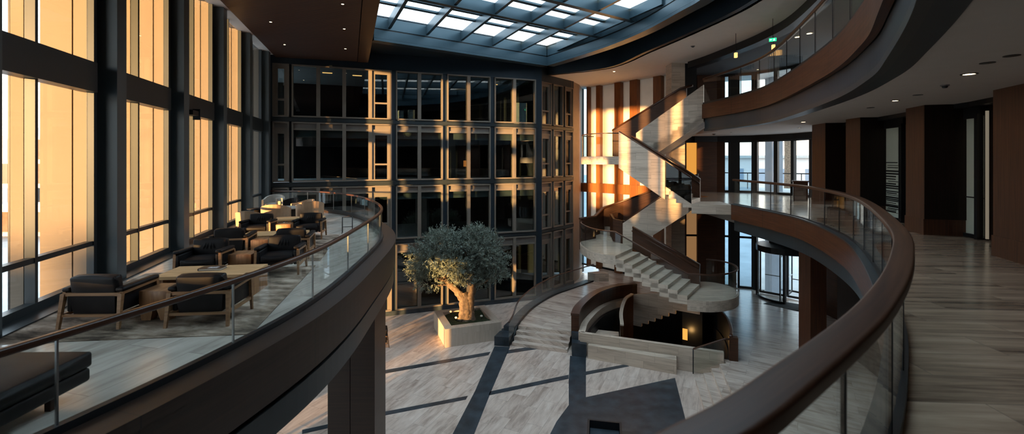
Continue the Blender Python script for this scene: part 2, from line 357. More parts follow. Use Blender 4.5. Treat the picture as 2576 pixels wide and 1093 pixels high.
    def build(s, name, mat, parent=None, kind=None, label=None, cat=None, group=None, loc=None):
        me = bpy.data.meshes.new(name); me.from_pydata(s.v, [], s.f)
        me.materials.append(mat)
        ul = me.uv_layers.new(name='UVMap').data
        for p in me.polygons:
            if p.index in s.sm: p.use_smooth = True
            if p.index in s.uv:
                for li, u in zip(p.loop_indices, s.uv[p.index]): ul[li].uv = u
                continue
            nz = p.normal
            if abs(nz.z) > 0.7: ax, ay = Vector((1, 0, 0)), Vector((0, 1, 0))
            else:
                ax = Vector((-nz.y, nz.x, 0)).normalized(); ay = Vector((0, 0, 1))
            for li in p.loop_indices:
                c = me.vertices[me.loops[li].vertex_index].co; ul[li].uv = (c.dot(ax), c.dot(ay))
        b = bmesh.new(); b.from_mesh(me); bmesh.ops.recalc_face_normals(b, faces=b.faces[:]); b.to_mesh(me); b.free()
        o = bpy.data.objects.new(name, me); COL.objects.link(o)
        if parent: o.parent = parent
        if loc is not None: o.location = loc
        tag(o, label, cat, group, kind)
        return o
def tag(o, label=None, cat=None, group=None, kind=None):
    if label: o['label'] = label
    if cat: o['category'] = cat
    if group: o['group'] = group
    if kind: o['kind'] = kind
    return o
def empty(name, loc=(0, 0, 0), rz=0.0, label=None, cat=None, group=None, kind=None):
    o = bpy.data.objects.new(name, None); COL.objects.link(o); o.location = loc; o.rotation_euler = (0, 0, rz); o.empty_display_size = 0.2
    return tag(o, label, cat, group, kind)
def struct(name, kind='structure'): return empty(name, kind=kind)
def copy_tree(o, parent=None):
    c = o.copy(); COL.objects.link(c)
    if parent: c.parent = parent
    for ch in list(o.children): copy_tree(ch, c)
    return c
def place(o, x, y, z, rz=0.0, label=None, group=None):
    o.location = (x, y, z); o.rotation_euler = (0, 0, rz)
    if label: o['label'] = label
    if group: o['group'] = group
    return o
def smooth_path(pts, z=None, step=0.25):
    """Catmull-Rom through the points, resampled evenly"""
    P = [Vector((p[0], p[1], p[2] if len(p) > 2 else (z or 0.0))) for p in pts]
    Q = [P[0] * 2 - P[1]] + P + [P[-1] * 2 - P[-2]]
    out = []
    for i in range(1, len(Q) - 2):
        a, b, c, d = Q[i - 1], Q[i], Q[i + 1], Q[i + 2]
        for k in range(20):
            t = k / 20
            out.append(0.5 * ((2 * b) + (c - a) * t + (2 * a - 5 * b + 4 * c - d) * t * t + (3 * b - a - 3 * c + d) * t ** 3))
    out.append(P[-1])
    return resample(out, step)
def resample(pts, step):
    L = [0.0]
    for i in range(1, len(pts)): L.append(L[-1] + (pts[i] - pts[i - 1]).length)
    n = max(1, round(L[-1] / step)); res = []; j = 0
    for k in range(n + 1):
        t = L[-1] * k / n
        while j < len(L) - 2 and L[j + 1] < t: j += 1
        f = (t - L[j]) / max(1e-9, L[j + 1] - L[j]); res.append(pts[j].lerp(pts[j + 1], min(1, max(0, f))))
    return res
def offset(path, w):
    """shift a plan path sideways (to the left of its direction)"""
    out = []
    for i, p in enumerate(path):
        d = (path[min(i + 1, len(path) - 1)] - path[max(i - 1, 0)]).to_2d().normalized()
        out.append(Vector((p.x - d.y * w, p.y + d.x * w, p.z)))
    return out
def at_z(path, z): return [Vector((p.x, p.y, z)) for p in path]
def rect(w0, w1, z0, z1): return [(w0, z0), (w1, z0), (w1, z1), (w0, z1)]
def capsule(w, h, r=0.3, n=5):
    """a rounded rectangle section centred on 0, top at z=0"""
    rr = min(w, h) * r; pts = []
    for cx, cy, a0 in ((w / 2 - rr, -rr, 0), (-w / 2 + rr, -rr, 90), (-w / 2 + rr, -h + rr, 180), (w / 2 - rr, -h + rr, 270)):
        for k in range(n): a = math.radians(a0 + 90 * k / (n - 1)); pts.append((cx + rr * math.cos(a), cy + rr * math.sin(a)))
    return pts
def railing(name, path, z_floor, z_top, label, rail_w, rail_h, panel=1.5, base=None, gap=0.012, joint=0.012, glass_mat='glass_rail', cat='railing', seamcol='chrome', rail_mat='wood_rail', rail_r=0.3):
    """a run of glass panels with a timber handrail, a base channel and a slim metal edge at each joint"""
    r = empty(name, label=label, cat=cat)
    MB().sweep(at_z(path, z_top), capsule(rail_w, rail_h, rail_r), rail_r > 0.2).build('handrail', M[rail_mat], r)
    MB().sweep(at_z(path, z_floor), rect(-0.04, 0.04, 0.0, 0.09)).build('base_channel', M['steel_black'], r)
    fine = resample(path, 0.05); step = max(1, round(panel / 0.05)); i = 0
    while i < len(fine) - 3:
        j = min(i + step, len(fine) - 1)
        if len(fine) - 1 - j < step * 0.4: j = len(fine) - 1
        seg = fine[i:j + 1]; seg = [seg[0].lerp(seg[1], 0.1)] + seg[1:-1] + [seg[-1].lerp(seg[-2], 0.1)]
        seg = resample(seg, 0.22)
        MB().sweep(at_z(seg, 0), rect(-0.008, 0.008, z_floor + 0.06, z_top - rail_h + 0.01)).build('glass_panel', M[glass_mat], r)
        if i > 0:
            p = fine[i]; d = (fine[i + 1] - fine[i - 1]).to_2d().normalized()
            MB().seg((p.x - d.x * joint / 2, p.y - d.y * joint / 2), (p.x + d.x * joint / 2, p.y + d.y * joint / 2), -0.012, 0.012, z_floor + 0.05, z_top - rail_h).build('panel_joint', M[seamcol], r)
        i = j
    return r

# ------------------------------------------------------------------ plan of the building
ZL, ZR, ZU, ZP = 5.9, 6.4, 10.8, 0.6            # lounge, balcony, upper floor, raised plaza
ZS, ZCEIL = 13.7, 9.85                           # soffit round the skylight, ceiling over the balcony
W0 = V2(-7.7, 6.88); WU = V2(-0.2778, 0.9606); WN = V2(0.9606, 0.2778)
def wp(t, w=0.0): return W0 + WU * t + WN * w
TW = Matrix(((WU.x, WN.x, 0, W0.x), (WU.y, WN.y, 0, W0.y), (0, 0, 1, 0), (0, 0, 0, 1)))   # x along the glass wall, y into the room
FA0 = V2(-6.51, 24.7); FAU = V2(0.942, 0.3355); FAN = V2(0.3355, -0.942)
FB0 = V2(1.67, 28.0); FBU = V2(0.64, 0.768); FBN = V2(0.768, -0.64)
def frame2(o, u, n): return Matrix(((u.x, n.x, 0, o.x), (u.y, n.y, 0, o.y), (0, 0, 1, 0), (0, 0, 0, 1)))
TA = frame2(FA0, FAU, FAN); TB = frame2(FB0, FBU, FBN)
def s_at(o, u, px):
    r = (px - CX) / F; return (r * o.y - o.x) / (u.x - r * u.y)
sA = lambda px: s_at(FA0, FAU, px)
sB = lambda px: s_at(FB0, FBU, px)
def on_poly(poly, px):
    """where the plan polyline crosses a sight line"""
    r = (px - CX) / F
    for a, b in zip(poly, poly[1:]):
        fa = a[0] - r * a[1]; fb = b[0] - r * b[1]
        if fa * fb <= 0 and fa != fb: k = fa / (fa - fb); return V2(a[0] + (b[0] - a[0]) * k, a[1] + (b[1] - a[1]) * k)
    raise ValueError(px)

LR = smooth_path([(-8, -2), (-5.8, 0), (-4.65, 1.8), (-4.06, 3.62), (-3.57, 5.51), (-3.32, 7.45), (-3.43, 9.86), (-3.89, 13.6), (-5.0, 16.6), (-6.81, 19.6), (-9.2, 21.75), (-12.1, 22.35)])
RR = smooth_path([(9.72, 20.0), (9.78, 17), (9.5, 14.6), (8.4, 11.5), (7.1, 9.1), (4.9, 5.82), (3.5, 4.1), (2.2, 2.75), (1.03, 1.75), (0.55, 1.4), (-0.5, 0.75), (-2, 0.1), (-4, -0.6)], step=0.2)
UR = smooth_path([(9.3, 22.2), (9.62, 19), (9.3, 16.2), (7.54, 10.9), (6.16, 7.96), (5.06, 6.2), (3.35, 3.8), (1.6, 1.9), (-0.5, 0.5), (-3, -0.5)])
T2 = smooth_path([(2.2, 28.55), (5.46, 26.3), (6.56, 22.4), (7.33, 19.3), (7.85, 16.7), (7.97, 15.1), (7.9, 12.5), (7.5, 9.9), (6.5, 7), (5, 4.5), (3.2, 2.2), (1, 0.5)])
T1 = smooth_path([(2.06, 27.0), (3.12, 25.25), (4.65, 22.45), (5.68, 19.8), (6.3, 17.1), (6.55, 15.8), (6.68, 13), (6.35, 10), (5.6, 7.5), (4.4, 5.2), (3, 3.4)])
T1L = V2(-6.4, 21.2)
WL = [V2(11.3, 28.5), V2(12.7, 28.4), V2(14.5, 27.6), V2(15.8, 25.3), V2(16.0, 23), V2(16.0, 19)]
SW = [V2(4.75, 34.5), V2(6.7, 32.5), V2(9.9, 28.6)]
P2 = lambda path: [V2(p[0], p[1]) for p in path]
WALL_END = 16.6

# ------------------------------------------------------------------ floors
plaza_edge = P2(smooth_path([(0.34, 21.77), (1.19, 24.1), (2.4, 26.15), (3.65, 27.6), (5.9, 29.8)]))
pit_curb = P2(smooth_path([(3.15, 19.75), (3.6, 21.2), (4.7, 23.2), (6.1, 24.4), (7.6, 24.5), (9.0, 23.3), (9.5, 21.4), (9.35, 20.0), (8.95, 18.7), (8.5, 17.75)]))
steps_left_top = (V2(0.34, 21.77), V2(2.77, 20.96))
plaza_poly = plaza_edge + [V2(6.2, 32.9), V2(6.7, 32.5), V2(9.9, 28.6)] + WL[:5] + [V2(16.5, 18), V2(16.5, 2), V2(6.4, 2), V2(6.6, 10), V2(7.75, 15.6), V2(8.25, 17.72), V2(3.1, 19.72), V2(2.77, 20.96)]
MB().prism(plaza_poly, 0.0, ZP, [pit_curb]).build('floor_plaza', M['plaza'], kind='structure')
ground_poly = [V2(-16.5, 26), V2(-13.5, 23.0), V2(-6.51, 24.75), V2(1.67, 28.05), V2(4.2, 31.1), V2(5.2, 34), V2(6.2, 32.9)] + plaza_edge[::-1] + [V2(2.77, 20.96), V2(3.1, 19.72), V2(8.25, 17.72), V2(7.75, 15.6), V2(6.6, 10), V2(6.4, 2), V2(6.4, -6), V2(-16.5, -6)]
MB().prism(ground_poly, -0.3, 0.0).build('floor_ground', M['floor'], kind='structure')
MB().prism([V2(2.5, 17), V2(10.5, 17), V2(10.5, 25.5), V2(2.5, 25.5)], -3.3, -3.0).build('floor_basement', M['dark_stone'], kind='structure')
MB().sweep([Vector((p.x, p.y, 0)) for p in pit_curb + [pit_curb[0]]], rect(-0.12, 0.0, -3.0, 0.58)).build('wall_pit', M['pit'], kind='structure')

def inlay(poly, n):
    MB().prism(poly, 0.0, 0.006).build('trim_%d' % n, M['dark_stone'], kind='structure')
G = lambda *pp: [PZ(x, y, 0.0).to_2d() for x, y in pp]
inlay(G((1244, 872), (1283, 874), (1236, 985), (1193, 1093), (1150, 1200), (1080, 1200), (1138.7, 1093), (1195, 985)), 1)
inlay(G((1434, 896), (1474, 901), (1474, 1000.6), (1698, 952), (1728.5, 1073), (1760, 1200), (1350, 1250), (1384, 1093), (1400, 1062), (1431, 1020), (1430.5, 960)), 2)
inlay(G((965, 933), (1234, 886), (1229, 894.5), (965, 941.5)), 3)
inlay(G((1278, 882), (1356, 870), (1366, 877), (1274, 891)), 4)
inlay(G((760, 1083), (965, 1037.5), (1177, 997), (1172, 1006.5), (965, 1047), (760, 1093)), 5)
inlay(G((1233, 986), (1430.5, 944), (1430.5, 954), (1229, 996)), 6)
inlay(G((1474, 936), (1572, 918), (1583, 922.5), (1474, 944.5)), 7)
inlay(G((800, 962), (965, 933), (965, 941.5), (790, 973)), 8)

lounge_poly = [wp(-12.5), wp(WALL_END)] + [V2(-12.35, 22.45)] + P2(offset(LR, -0.30))[::-1]
MB().prism([wp(-12.5, 0), wp(WALL_END, 0)] + [V2(-12.3, 22.6)] + P2(offset(LR, -0.26))[::-1], ZL - 0.12, ZL).build('floor_lounge', M['lounge_floor'], kind='structure')
MB().prism([wp(-12.5, 0), wp(WALL_END, 0)] + [V2(-12.3, 22.6)] + P2(offset(LR, 0.12))[::-1], ZL - 0.95, ZL - 0.12).build('slab_lounge', M['steel_black'], kind='structure')
lf = struct('trim_lounge_edge')
MB().sweep(at_z(LR, ZL), rect(-0.40, -0.30, -0.62, 0.10)).build('fascia', M['wood_lounge_fascia'], lf)
MB().sweep(at_z(LR, ZL), rect(-0.42, -0.05, 0.0, 0.12)).build('coping', M['wood_lounge_fascia'], lf)
MB().sweep(at_z(LR, ZL), rect(-0.28, 0.15, -0.70, -0.12)).build('shadow_gap', M['steel_black'], lf)
MB().sweep(at_z(LR, ZL), rect(-0.36, 0.15, -1.12, -0.72)).build('edge_beam', M['steel'], lf)
MB().sweep(at_z(LR, ZL), [(-0.2, -1.12), (1.7, -1.75), (1.7, -0.9), (0.0, -0.9)]).build('underside', M['steel_black'], lf)

wall_r = [V2(13.5, 19.2), V2(13.0, 16.6), V2(12.55, 14.9), V2(12.0, 13.0), V2(11.7, 11.4), V2(11.0, 9.5), V2(10.2, 7.3), V2(9.0, 4), V2(7.5, 1), V2(6, -5.5)]
landing = [V2(8.05, 20.5), V2(8.96, 21.8), V2(8.6, 22.2), V2(9.65, 23.76), V2(10.6, 24.6), V2(10.6, 28.8)]
outer = WL[:] + [V2(16.0, 19)] + [p + V2(0.3, 0) for p in wall_r]
MB().prism(P2(RR)[::-1] + [V2(9.6, 20.05)] + landing + outer + [V2(-4, -5.5)], ZR - 0.12, ZR).build('floor_balcony', M['balcony_floor'], kind='structure')
MB().prism(P2(offset(RR, 0.32))[::-1] + [V2(10.2, 20.9), V2(10.3, 24.6), V2(10.6, 28.8)] + outer + [V2(-4, -5.5)], ZR - 0.9, ZR - 0.12).build('slab_balcony', M['plaster_dim'], kind='structure')
bf = struct('trim_balcony_edge')
MB().sweep(at_z(RR, ZR), rect(-0.14, -0.06, -0.62, 0.04)).build('fascia', M['wood_fascia'], bf)
MB().sweep(at_z(RR, ZR), rect(-0.16, 0.0, 0.03, 0.07)).build('coping', M['steel'], bf)
MB().sweep(at_z(RR, ZR), rect(0.0, 0.4, -1.1, -0.12)).build('edge_beam', M['steel'], bf)
upper_outer = WL[:] + [V2(16.0, 19)] + [p + V2(0.3, 0) for p in wall_r]
MB().prism(P2(UR)[::-1] + [V2(9.3, 22.2), V2(10.4, 23.76), V2(10.6, 24.6), V2(10.6, 28.8)] + upper_outer + [V2(-4, -5.5), V2(-3.5, -0.7)], ZU - 0.15, ZU).build('floor_upper', M['balcony_floor'], kind='structure')
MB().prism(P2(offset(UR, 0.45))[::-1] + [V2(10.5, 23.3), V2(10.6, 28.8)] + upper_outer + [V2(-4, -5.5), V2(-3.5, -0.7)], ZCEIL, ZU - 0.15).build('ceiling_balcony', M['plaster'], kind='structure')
uf = struct('trim_upper_edge')
MB().sweep(at_z(UR, ZU), rect(-0.08, 0.04, -0.41, 0.28)).build('fascia', M['wood_fascia'], uf)
MB().sweep(at_z(UR, ZU), rect(0.06, 0.42, -1.0, -0.36)).build('edge_beam', M['ring_dark'], uf)
MB().sweep(at_z(UR, ZU), rect(0.02, 0.14, -1.02, -0.9)).build('drip_edge', M['steel'], uf)

# ------------------------------------------------------------------ left glass wall
WIN = [0]
def winname(): WIN[0] += 1; return 'window_%d' % WIN[0]
COLS = [2.6 + 3.3 * k for k in range(-4, 5)]
for c in COLS:
    MB().box(c - 0.20, c + 0.16, 0.02, 0.36, 0.0, 13.7, TW).build('column_glass_wall', M['column'], kind='structure')
    if c < 0:                                           # plain bays beyond the picture edge
        MB().box(c - 0.46, c - 0.36, -0.02, 0.10, 0.0, 13.7, TW).build('trim_column', M['steel'], kind='structure'); continue
    MB().box(c - 0.44, c + 0.28, -0.24, -0.02, 0.0, 16, TW).build('pier', M['pier'], kind='structure')
    MB().box(c - 0.44, c + 0.28, -0.76, -0.265, 0.0, 16, TW).build('pier', M['pier'], kind='structure')
    MB().box(c - 0.46, c - 0.36, -0.02, 0.10, 0.0, 13.7, TW).box(c + 0.22, c + 0.30, -0.02, 0.10, 0.0, 13.7, TW).build('trim_column', M['steel'], kind='structure')
edges = [(a + 0.30, b - 0.46) for a, b in zip(COLS, COLS[1:])] + [(COLS[-1] + 0.30, WALL_END)]
for a, b in edges:
    mid = a + 1.0 if b - a > 1.5 else None
    for z0, z1, ztr in ((ZL, 13.7, 6.76), (0.0, ZL - 1.0, None)):
        w = struct(winname())
        if z0 > 1 and b < -3.9:                              # unseen bays closed to block the sun, slits added to throw sun bars
            c = -8.05 if a < -7.2 else -5.25
            if a < -10.4: MB().box(a - 0.3, b + 0.1, -0.1, 0.0, z0, z1, TW).build('sun_block_panel', M['room_dark'], w); continue
            MB().box(a - 0.1, c - 0.2, -0.1, 0.0, z0, z1, TW).box(c + 0.2, b + 0.1, -0.1, 0.0, z0, z1, TW).build('sun_block_panel', M['room_dark'], w)
            MB().box(c - 0.2, c + 0.2, -0.02, 0.0, z0, z1, TW).build('pane', M['glass_clear'], w); continue
        if z0 > 1:
            f = MB().box(a, b, -0.06, 0.10, z0, z0 + 0.16, TW).box(a, b, -0.06, 0.10, z1 - 0.06, z1, TW)
            f.build('frame', M['steel'], w)
            MB().box(a, b, -0.05, 0.08, 6.71, 6.80, TW).build('transom', M['steel'], w)
            MB().box(a, b, -0.10, 0.16, 9.72, 10.30, TW).build('spandrel_beam', M['steel'], w)
            if mid:
                MB().box(mid - 0.035, mid + 0.035, -0.05, 0.09, z0, z1, TW).build('mullion', M['steel'], w)
                if mid > -1: MB().box(mid - 0.02, mid + 0.10, -0.24, -0.07, z0 - 1, 16, TW).build('fin', M['pier'], w)
                if mid > -1: MB().box(mid - 0.02, mid + 0.10, -0.27, -0.245, z0 - 1, 16, TW).build('fin_edge', M['steel_black'], w)
            for q0, q1 in ((z0 + 0.16, 6.71), (6.80, 9.72), (10.30, z1 - 0.06)):
                MB().box(a, b, -0.012, 0.0, q0, q1, TW).build('pane', M['glass_clear'], w)
        else:
            if b < 0.6: MB().box(a - 0.3, b + 0.2, -0.1, 0.0, 0.0, z1, TW).build('sun_block_panel', M['room_dark'], w); continue  # unseen low bays made solid to keep low sun off the bench
            MB().box(a, b, -0.06, 0.10, 0.0, 0.2, TW).box(a, b, -0.06, 0.10, z1 - 0.1, z1, TW).build('frame', M['steel'], w)
            if mid: MB().box(mid - 0.035, mid + 0.035, -0.05, 0.09, 0, z1, TW).build('mullion', M['steel'], w)
            MB().box(a, b, -0.012, 0.0, 0.2, z1 - 0.1, TW).build('pane', M['glass_clear'], w)
MB().box(-12.5, WALL_END, -0.1, 0.3, ZL - 1.0, ZL - 0.125, TW).build('beam_lounge_edge', M['steel'], kind='structure')
MB().box(-12.5, WALL_END, 0.10, 0.42, ZL, ZL + 0.03, TW).build('trim_floor_edge', M['steel'], kind='structure')
MB().box(-12.5, WALL_END + 1, -0.3, 0.02, 13.7, 16, TW).build('wall_left_head', M['steel'], kind='structure')

# ------------------------------------------------------------------ back facade
PLAIN = (0.08, 0.16)
def facade_window(T, s0, s1, z0, z1, sp=None, mull=(), tran=(), inner=None, blind=False):
    """one bay of one storey: metal surround, mullions, spandrel panel above, panes"""
    w = struct(winname()); zt = sp or z1
    f = MB()
    fw, d0, d1 = 0.07, -0.06, 0.16
    f.box(s0, s0 + fw, d0, d1, z0, zt, T).box(s1 - fw, s1, d0, d1, z0, zt, T)
    f.box(s0, s1, d0, d1, z0, z0 + fw, T).box(s0, s1, d0, d1, zt - fw, zt, T)
    if sp: f.box(s0, s1, d0, 0.10, z1 - 0.05, z1 + 0.05, T)
    f.build('frame', M['frame'], w)
    xs = [s0 + fw] + sorted(mull) + [s1 - fw]
    for m_ in mull: MB().box(m_ - 0.09, m_ + 0.09, d0, 0.17, z0 + fw, zt - fw, T).build('mullion', M['frame'], w)
    if sp: MB().box(s0 + fw, s1 - fw, -0.05, 0.03, z1, sp - fw, T).build('spandrel_panel', M['spandrel'], w)
    for k, (p, q) in enumerate(zip(xs, xs[1:])):
        if k > 0: p += 0.09
        if k < len(xs) - 2: q -= 0.09
        if inner is not None and k == inner:
            g = MB().box(p, p + 0.16, -0.05, 0.08, z0 + fw, z1 - 0.05, T).box(q - 0.16, q, -0.05, 0.08, z0 + fw, z1 - 0.05, T)
            g.box(p + 0.16, q - 0.16, -0.05, 0.08, z1 - 0.25, z1 - 0.05, T).box(p + 0.16, q - 0.16, -0.05, 0.08, z0 + fw + 0.75, z0 + fw + 0.84, T)
            g.build('casement', M['frame'], w)
        MB().box(p, q, -0.03, -0.02, z0 + fw, z1 - 0.05, T).build('pane', M['glass_facade'], w)
        if blind: MB().box(p, q, -0.14, -0.12, z1 - 0.42, z1 - 0.05, T).build('blind', M['room_grey'], w)
    return w
bays_a = [((686, 728), (), 0), ((734.5, 985), (801, 866, 931), 3), ((995.5, 1113), (1054.5,), None), ((1124, 1232.5), (1178,), None), ((1242.5, 1346), (1292.5,), None)]
bays_b = [((1356.5, 1383), (), 0), ((1387.5, 1412), (), None), ((1417, 1437.5), (), 0)]
storeys = [(10.55, 13.2, None, False), (7.28, 9.95, 10.3, True), (4.1, 6.65, 7.0, True), (0.25, 3.4, 3.85, False)]
for T, sf, bays in ((TA, sA, bays_a), (TB, sB, bays_b)):
    last = None
    for (p0, p1), mu, inn in bays:
        a, b = sf(p0), sf(p1)
        for z0, z1, sp, bl in storeys: facade_window(T, a, b, z0, z1, sp, [sf(m_) for m_ in mu], (), inn, bl)
        if last is not None: MB().box(last, a, -0.16, 0.02, 0.0, 13.25, T).build('column_back', M['ring_dark'], kind='structure')
        else: MB().box(a - 0.9 if T is TA else a - 0.35, a, -0.16, 0.02, 0.0, 13.25, T).build('column_back', M['ring_dark'], kind='structure')
        last = b
    s0 = sf(bays[0][0][0]) - (0.9 if T is TA else 0.12); s1 = sf(bays[-1][0][1]) + 0.12
    for z0, z1 in ((10.3, 10.55), (7.0, 7.28), (3.85, 4.1)):
        MB().box(s0, s1, -0.16, 0.10, z0 + 0.03, z1 - 0.03, T).build('beam_back', M['steel'], kind='structure')
    MB().box(s0, s1, -0.16, 0.14, 0.0, 0.25, T).build('baseboard_back', M['dark_stone'], kind='structure')
    MB().box(s0 - (0.5 if T is TA else 0), s1 + 0.1, -0.3, 0.04, 13.2, 15.35, T).build('wall_back_head', M['ring_dark'], kind='structure')
    for z0 in (3.95, 7.1, 10.4, 13.3):
        MB().box(s0, s1, -6.0, -0.17, z0 - 0.12, z0 + 0.12, T).build('floor_offices', M['room_grey'], kind='structure')
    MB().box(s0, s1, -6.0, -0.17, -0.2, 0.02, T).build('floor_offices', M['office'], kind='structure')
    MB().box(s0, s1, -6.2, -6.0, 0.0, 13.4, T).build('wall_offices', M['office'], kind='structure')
MB().box(sA(1346), sA(1346) + 0.42, -0.16, 0.05, 0.0, 15.3, TA).build('column_back', M['ring_dark'], kind='structure')
MB().prism([V2(4.02, 30.75), V2(4.75, 32.3), V2(5.2, 34.0), V2(4.2, 34.2), V2(3.6, 31.2)], 0.0, ZS).build('wall_back_pier', M['tile_tan'], kind='structure')
for px, bz in ((905, 0.25), (1085, 4.1), (1160, 7.28), (1320, 10.55)):          # office partitions seen through the panes
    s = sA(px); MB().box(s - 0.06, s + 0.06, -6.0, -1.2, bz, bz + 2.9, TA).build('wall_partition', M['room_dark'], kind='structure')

# ------------------------------------------------------------------ skylight, ring fascias, soffits, timber ceiling
rim = [V2(T1L.x, T1L.y), V2(2.06, 27.0)]
ringp = at_z([Vector((T1L.x, T1L.y, 0)), Vector((2.06, 27.0, 0))], 13.95)
t1p = at_z(T1, 13.95)
rb = struct('trim_skylight_ring')
def tiers(path, sgn):
    MB().sweep(path, [(0, 0), (0.5 * sgn, 0), (0.5 * sgn, 0.12), (0, 0.12)]).build('lower_lip', M['ring'], rb)
    MB().sweep(path, [(0.0, 0.125), (0.5 * sgn, 0.125), (0.5 * sgn, 0.52), (0.0, 0.52)]).build('lower_band', M['ring'], rb)
    MB().sweep(path, [(0.05 * sgn, 0.52), (0.5 * sgn, 0.52), (0.5 * sgn, 0.59), (0.05 * sgn, 0.59)]).build('shadow_gap', M['steel_black'], rb)
    MB().sweep(path, [(0.02 * sgn, 0.59), (0.5 * sgn, 0.59), (0.5 * sgn, 1.12), (0.02 * sgn, 1.12)]).build('upper_band', M['ring'], rb)
tiers(ringp, 1); tiers(t1p, 1)
MB().sweep(at_z(T2, ZS), [(0, 0), (0.35, 0), (0.35, 1.4), (0, 1.4)]).build('trim_soffit_ring', M['ring_dark'], kind='structure')
# dark soffit between facade and ring, and over the rest of the hall
top_hole = rim + P2(T1)[1:] + [V2(0.1, 3.4)]
roof_outer = [V2(-16, -6), V2(17.5, -6), V2(17.5, 36), V2(-16, 36)]
MB().prism(roof_outer, 15.1, 15.14, [top_hole]).build('ceiling_roof', M['ring_dark'], kind='structure')
MB().prism([V2(-7.2, 21.0), T1L + V2(0, 0.3), V2(2.06, 27.3), V2(2.2, 28.6), V2(1.67, 28.0), V2(-6.51, 24.7), V2(-9, 23.8)], 14.1, 14.25).build('ceiling_back', M['ring_dark'], kind='structure')
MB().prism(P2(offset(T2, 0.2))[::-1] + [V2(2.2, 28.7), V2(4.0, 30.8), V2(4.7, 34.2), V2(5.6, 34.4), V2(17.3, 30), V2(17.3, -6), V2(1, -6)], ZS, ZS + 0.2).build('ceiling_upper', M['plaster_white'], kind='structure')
ubk = smooth_path([(9.75, 24.8), (10.1, 23.4)] + [tuple(p) for p in offset(UR, 1.0)[3:]])
MB().sweep(at_z(ubk, ZS), rect(-0.25, 0.25, -0.34, 0.0)).build('trim_upper_ceiling', M['steel_black'], kind='structure')
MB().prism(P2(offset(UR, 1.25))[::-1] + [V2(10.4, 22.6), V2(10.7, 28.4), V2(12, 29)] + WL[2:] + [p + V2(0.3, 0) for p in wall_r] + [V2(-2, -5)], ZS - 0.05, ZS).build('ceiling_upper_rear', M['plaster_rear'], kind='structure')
# glazed roof
sk = empty('skylight', label='large glazed skylight grid of blue-grey beams above the atrium', cat='skylight')
RD = V2(-0.404, 0.915); ED = (V2(2.06, 27.0) - T1L).normalized()
def clip_line(p, d, poly):
    """the stretch of a line that lies inside the skylight opening"""
    ts = []
    for a, b in zip(poly, poly[1:] + poly[:1]):
        e = b - a; den = d.x * e.y - d.y * e.x
        if abs(den) < 1e-9: continue
        t = ((a.x - p.x) * e.y - (a.y - p.y) * e.x) / den; u = ((a.x - p.x) * d.y - (a.y - p.y) * d.x) / den
        if 0 <= u < 1: ts.append(t)
    ts.sort(); return [(ts[i], ts[i + 1]) for i in range(0, len(ts) - 1, 2)]
MB().prism(top_hole, 15.07, 15.085).build('glass_pane', M['glass_clear'], sk)
s = 0.75
EN = V2(ED.y, -ED.x)
while s < 24:
    p = T1L + ED * s
    for t0, t1 in clip_line(p, RD, top_hole):
        a = p + RD * t0; b = p + RD * t1
        MB().seg(a, b, -0.07, 0.07, 14.62, 15.06).build('rafter', M['ring'], sk)
    s += 1.93
for k, dist in enumerate((2.15, 3.1, 4.55, 5.55, 6.4, 7.3, 9.2, 10.1, 11.6, 13.5, 14.4, 15.9)):
    main = k in (2, 5, 8, 11); p = T1L + EN * dist
    for t0, t1 in clip_line(p, ED, top_hole):
        a = p + ED * t0; b = p + ED * t1
        MB().seg(a, b, -0.13 if main else -0.12, 0.13 if main else 0.12, 14.56 if main else 14.99, 15.065).build('main_beam' if main else 'purlin', M['ring'], sk)
# timber slat ceiling over the lounge
wc0, wc1 = V2(-8.05, 23.75), V2(-4.8, 14.6)
wd = (wc1 - wc0).normalized()
wc2 = wc0 + wd * 26
wl0 = V2(-11.75, 22.75); wl2 = wp(-12.5, 0.75)
MB().prism([wl0, wc0, wc2, wl2], 13.5, 13.7).build('ceiling_lounge', M['slats'], kind='structure')
sd = V2(-wd.y, wd.x)
MB().prism([wc0 + sd * 0.03, wc0 + sd * 0.55, wc2 + sd * 0.55, wc2 + sd * 0.03], 13.48, 15.09).build('trim_ceiling_edge', M['wood_dark'], kind='structure')
MB().prism([wp(-12.5, 0.0), wp(WALL_END, 0.0), wl0, wl2], 13.62, 13.7).build('ceiling_margin', M['plaster'], kind='structure')

# ------------------------------------------------------------------ enclosing walls out of the picture
MB().prism([V2(-7, -6), V2(17.5, -6), V2(17.5, -5.7), V2(-7, -5.7)], 0, 15.6).build('wall_front', M['room_dark'], kind='structure')
MB().prism([V2(17.2, -6), V2(17.5, -6), V2(17.5, 18.8), V2(17.2, 18.8)], 0, 15.6).build('wall_far_right', M['room_dark'], kind='structure')
MB().prism([wp(-12.5, 0.1), wp(-12.5, -0.4), V2(-6, -6.2), V2(-3.6, -6)], 0, 15.6).build('wall_corner', M['room_dark'], kind='structure')
MB().prism([V2(16.0, 19.0), V2(17.4, 18.6), V2(17.4, 18.9), V2(16.2, 19.3)], 0, 15.6).build('wall_return', M['room_dark'], kind='structure')
MB().prism([V2(5.2, 34.05), V2(5.4, 34.3), V2(-1, 38), V2(-8, 36), V2(-8, 33), V2(3, 34)], 0, 15.5).build('wall_behind', M['room_dark'], kind='structure')

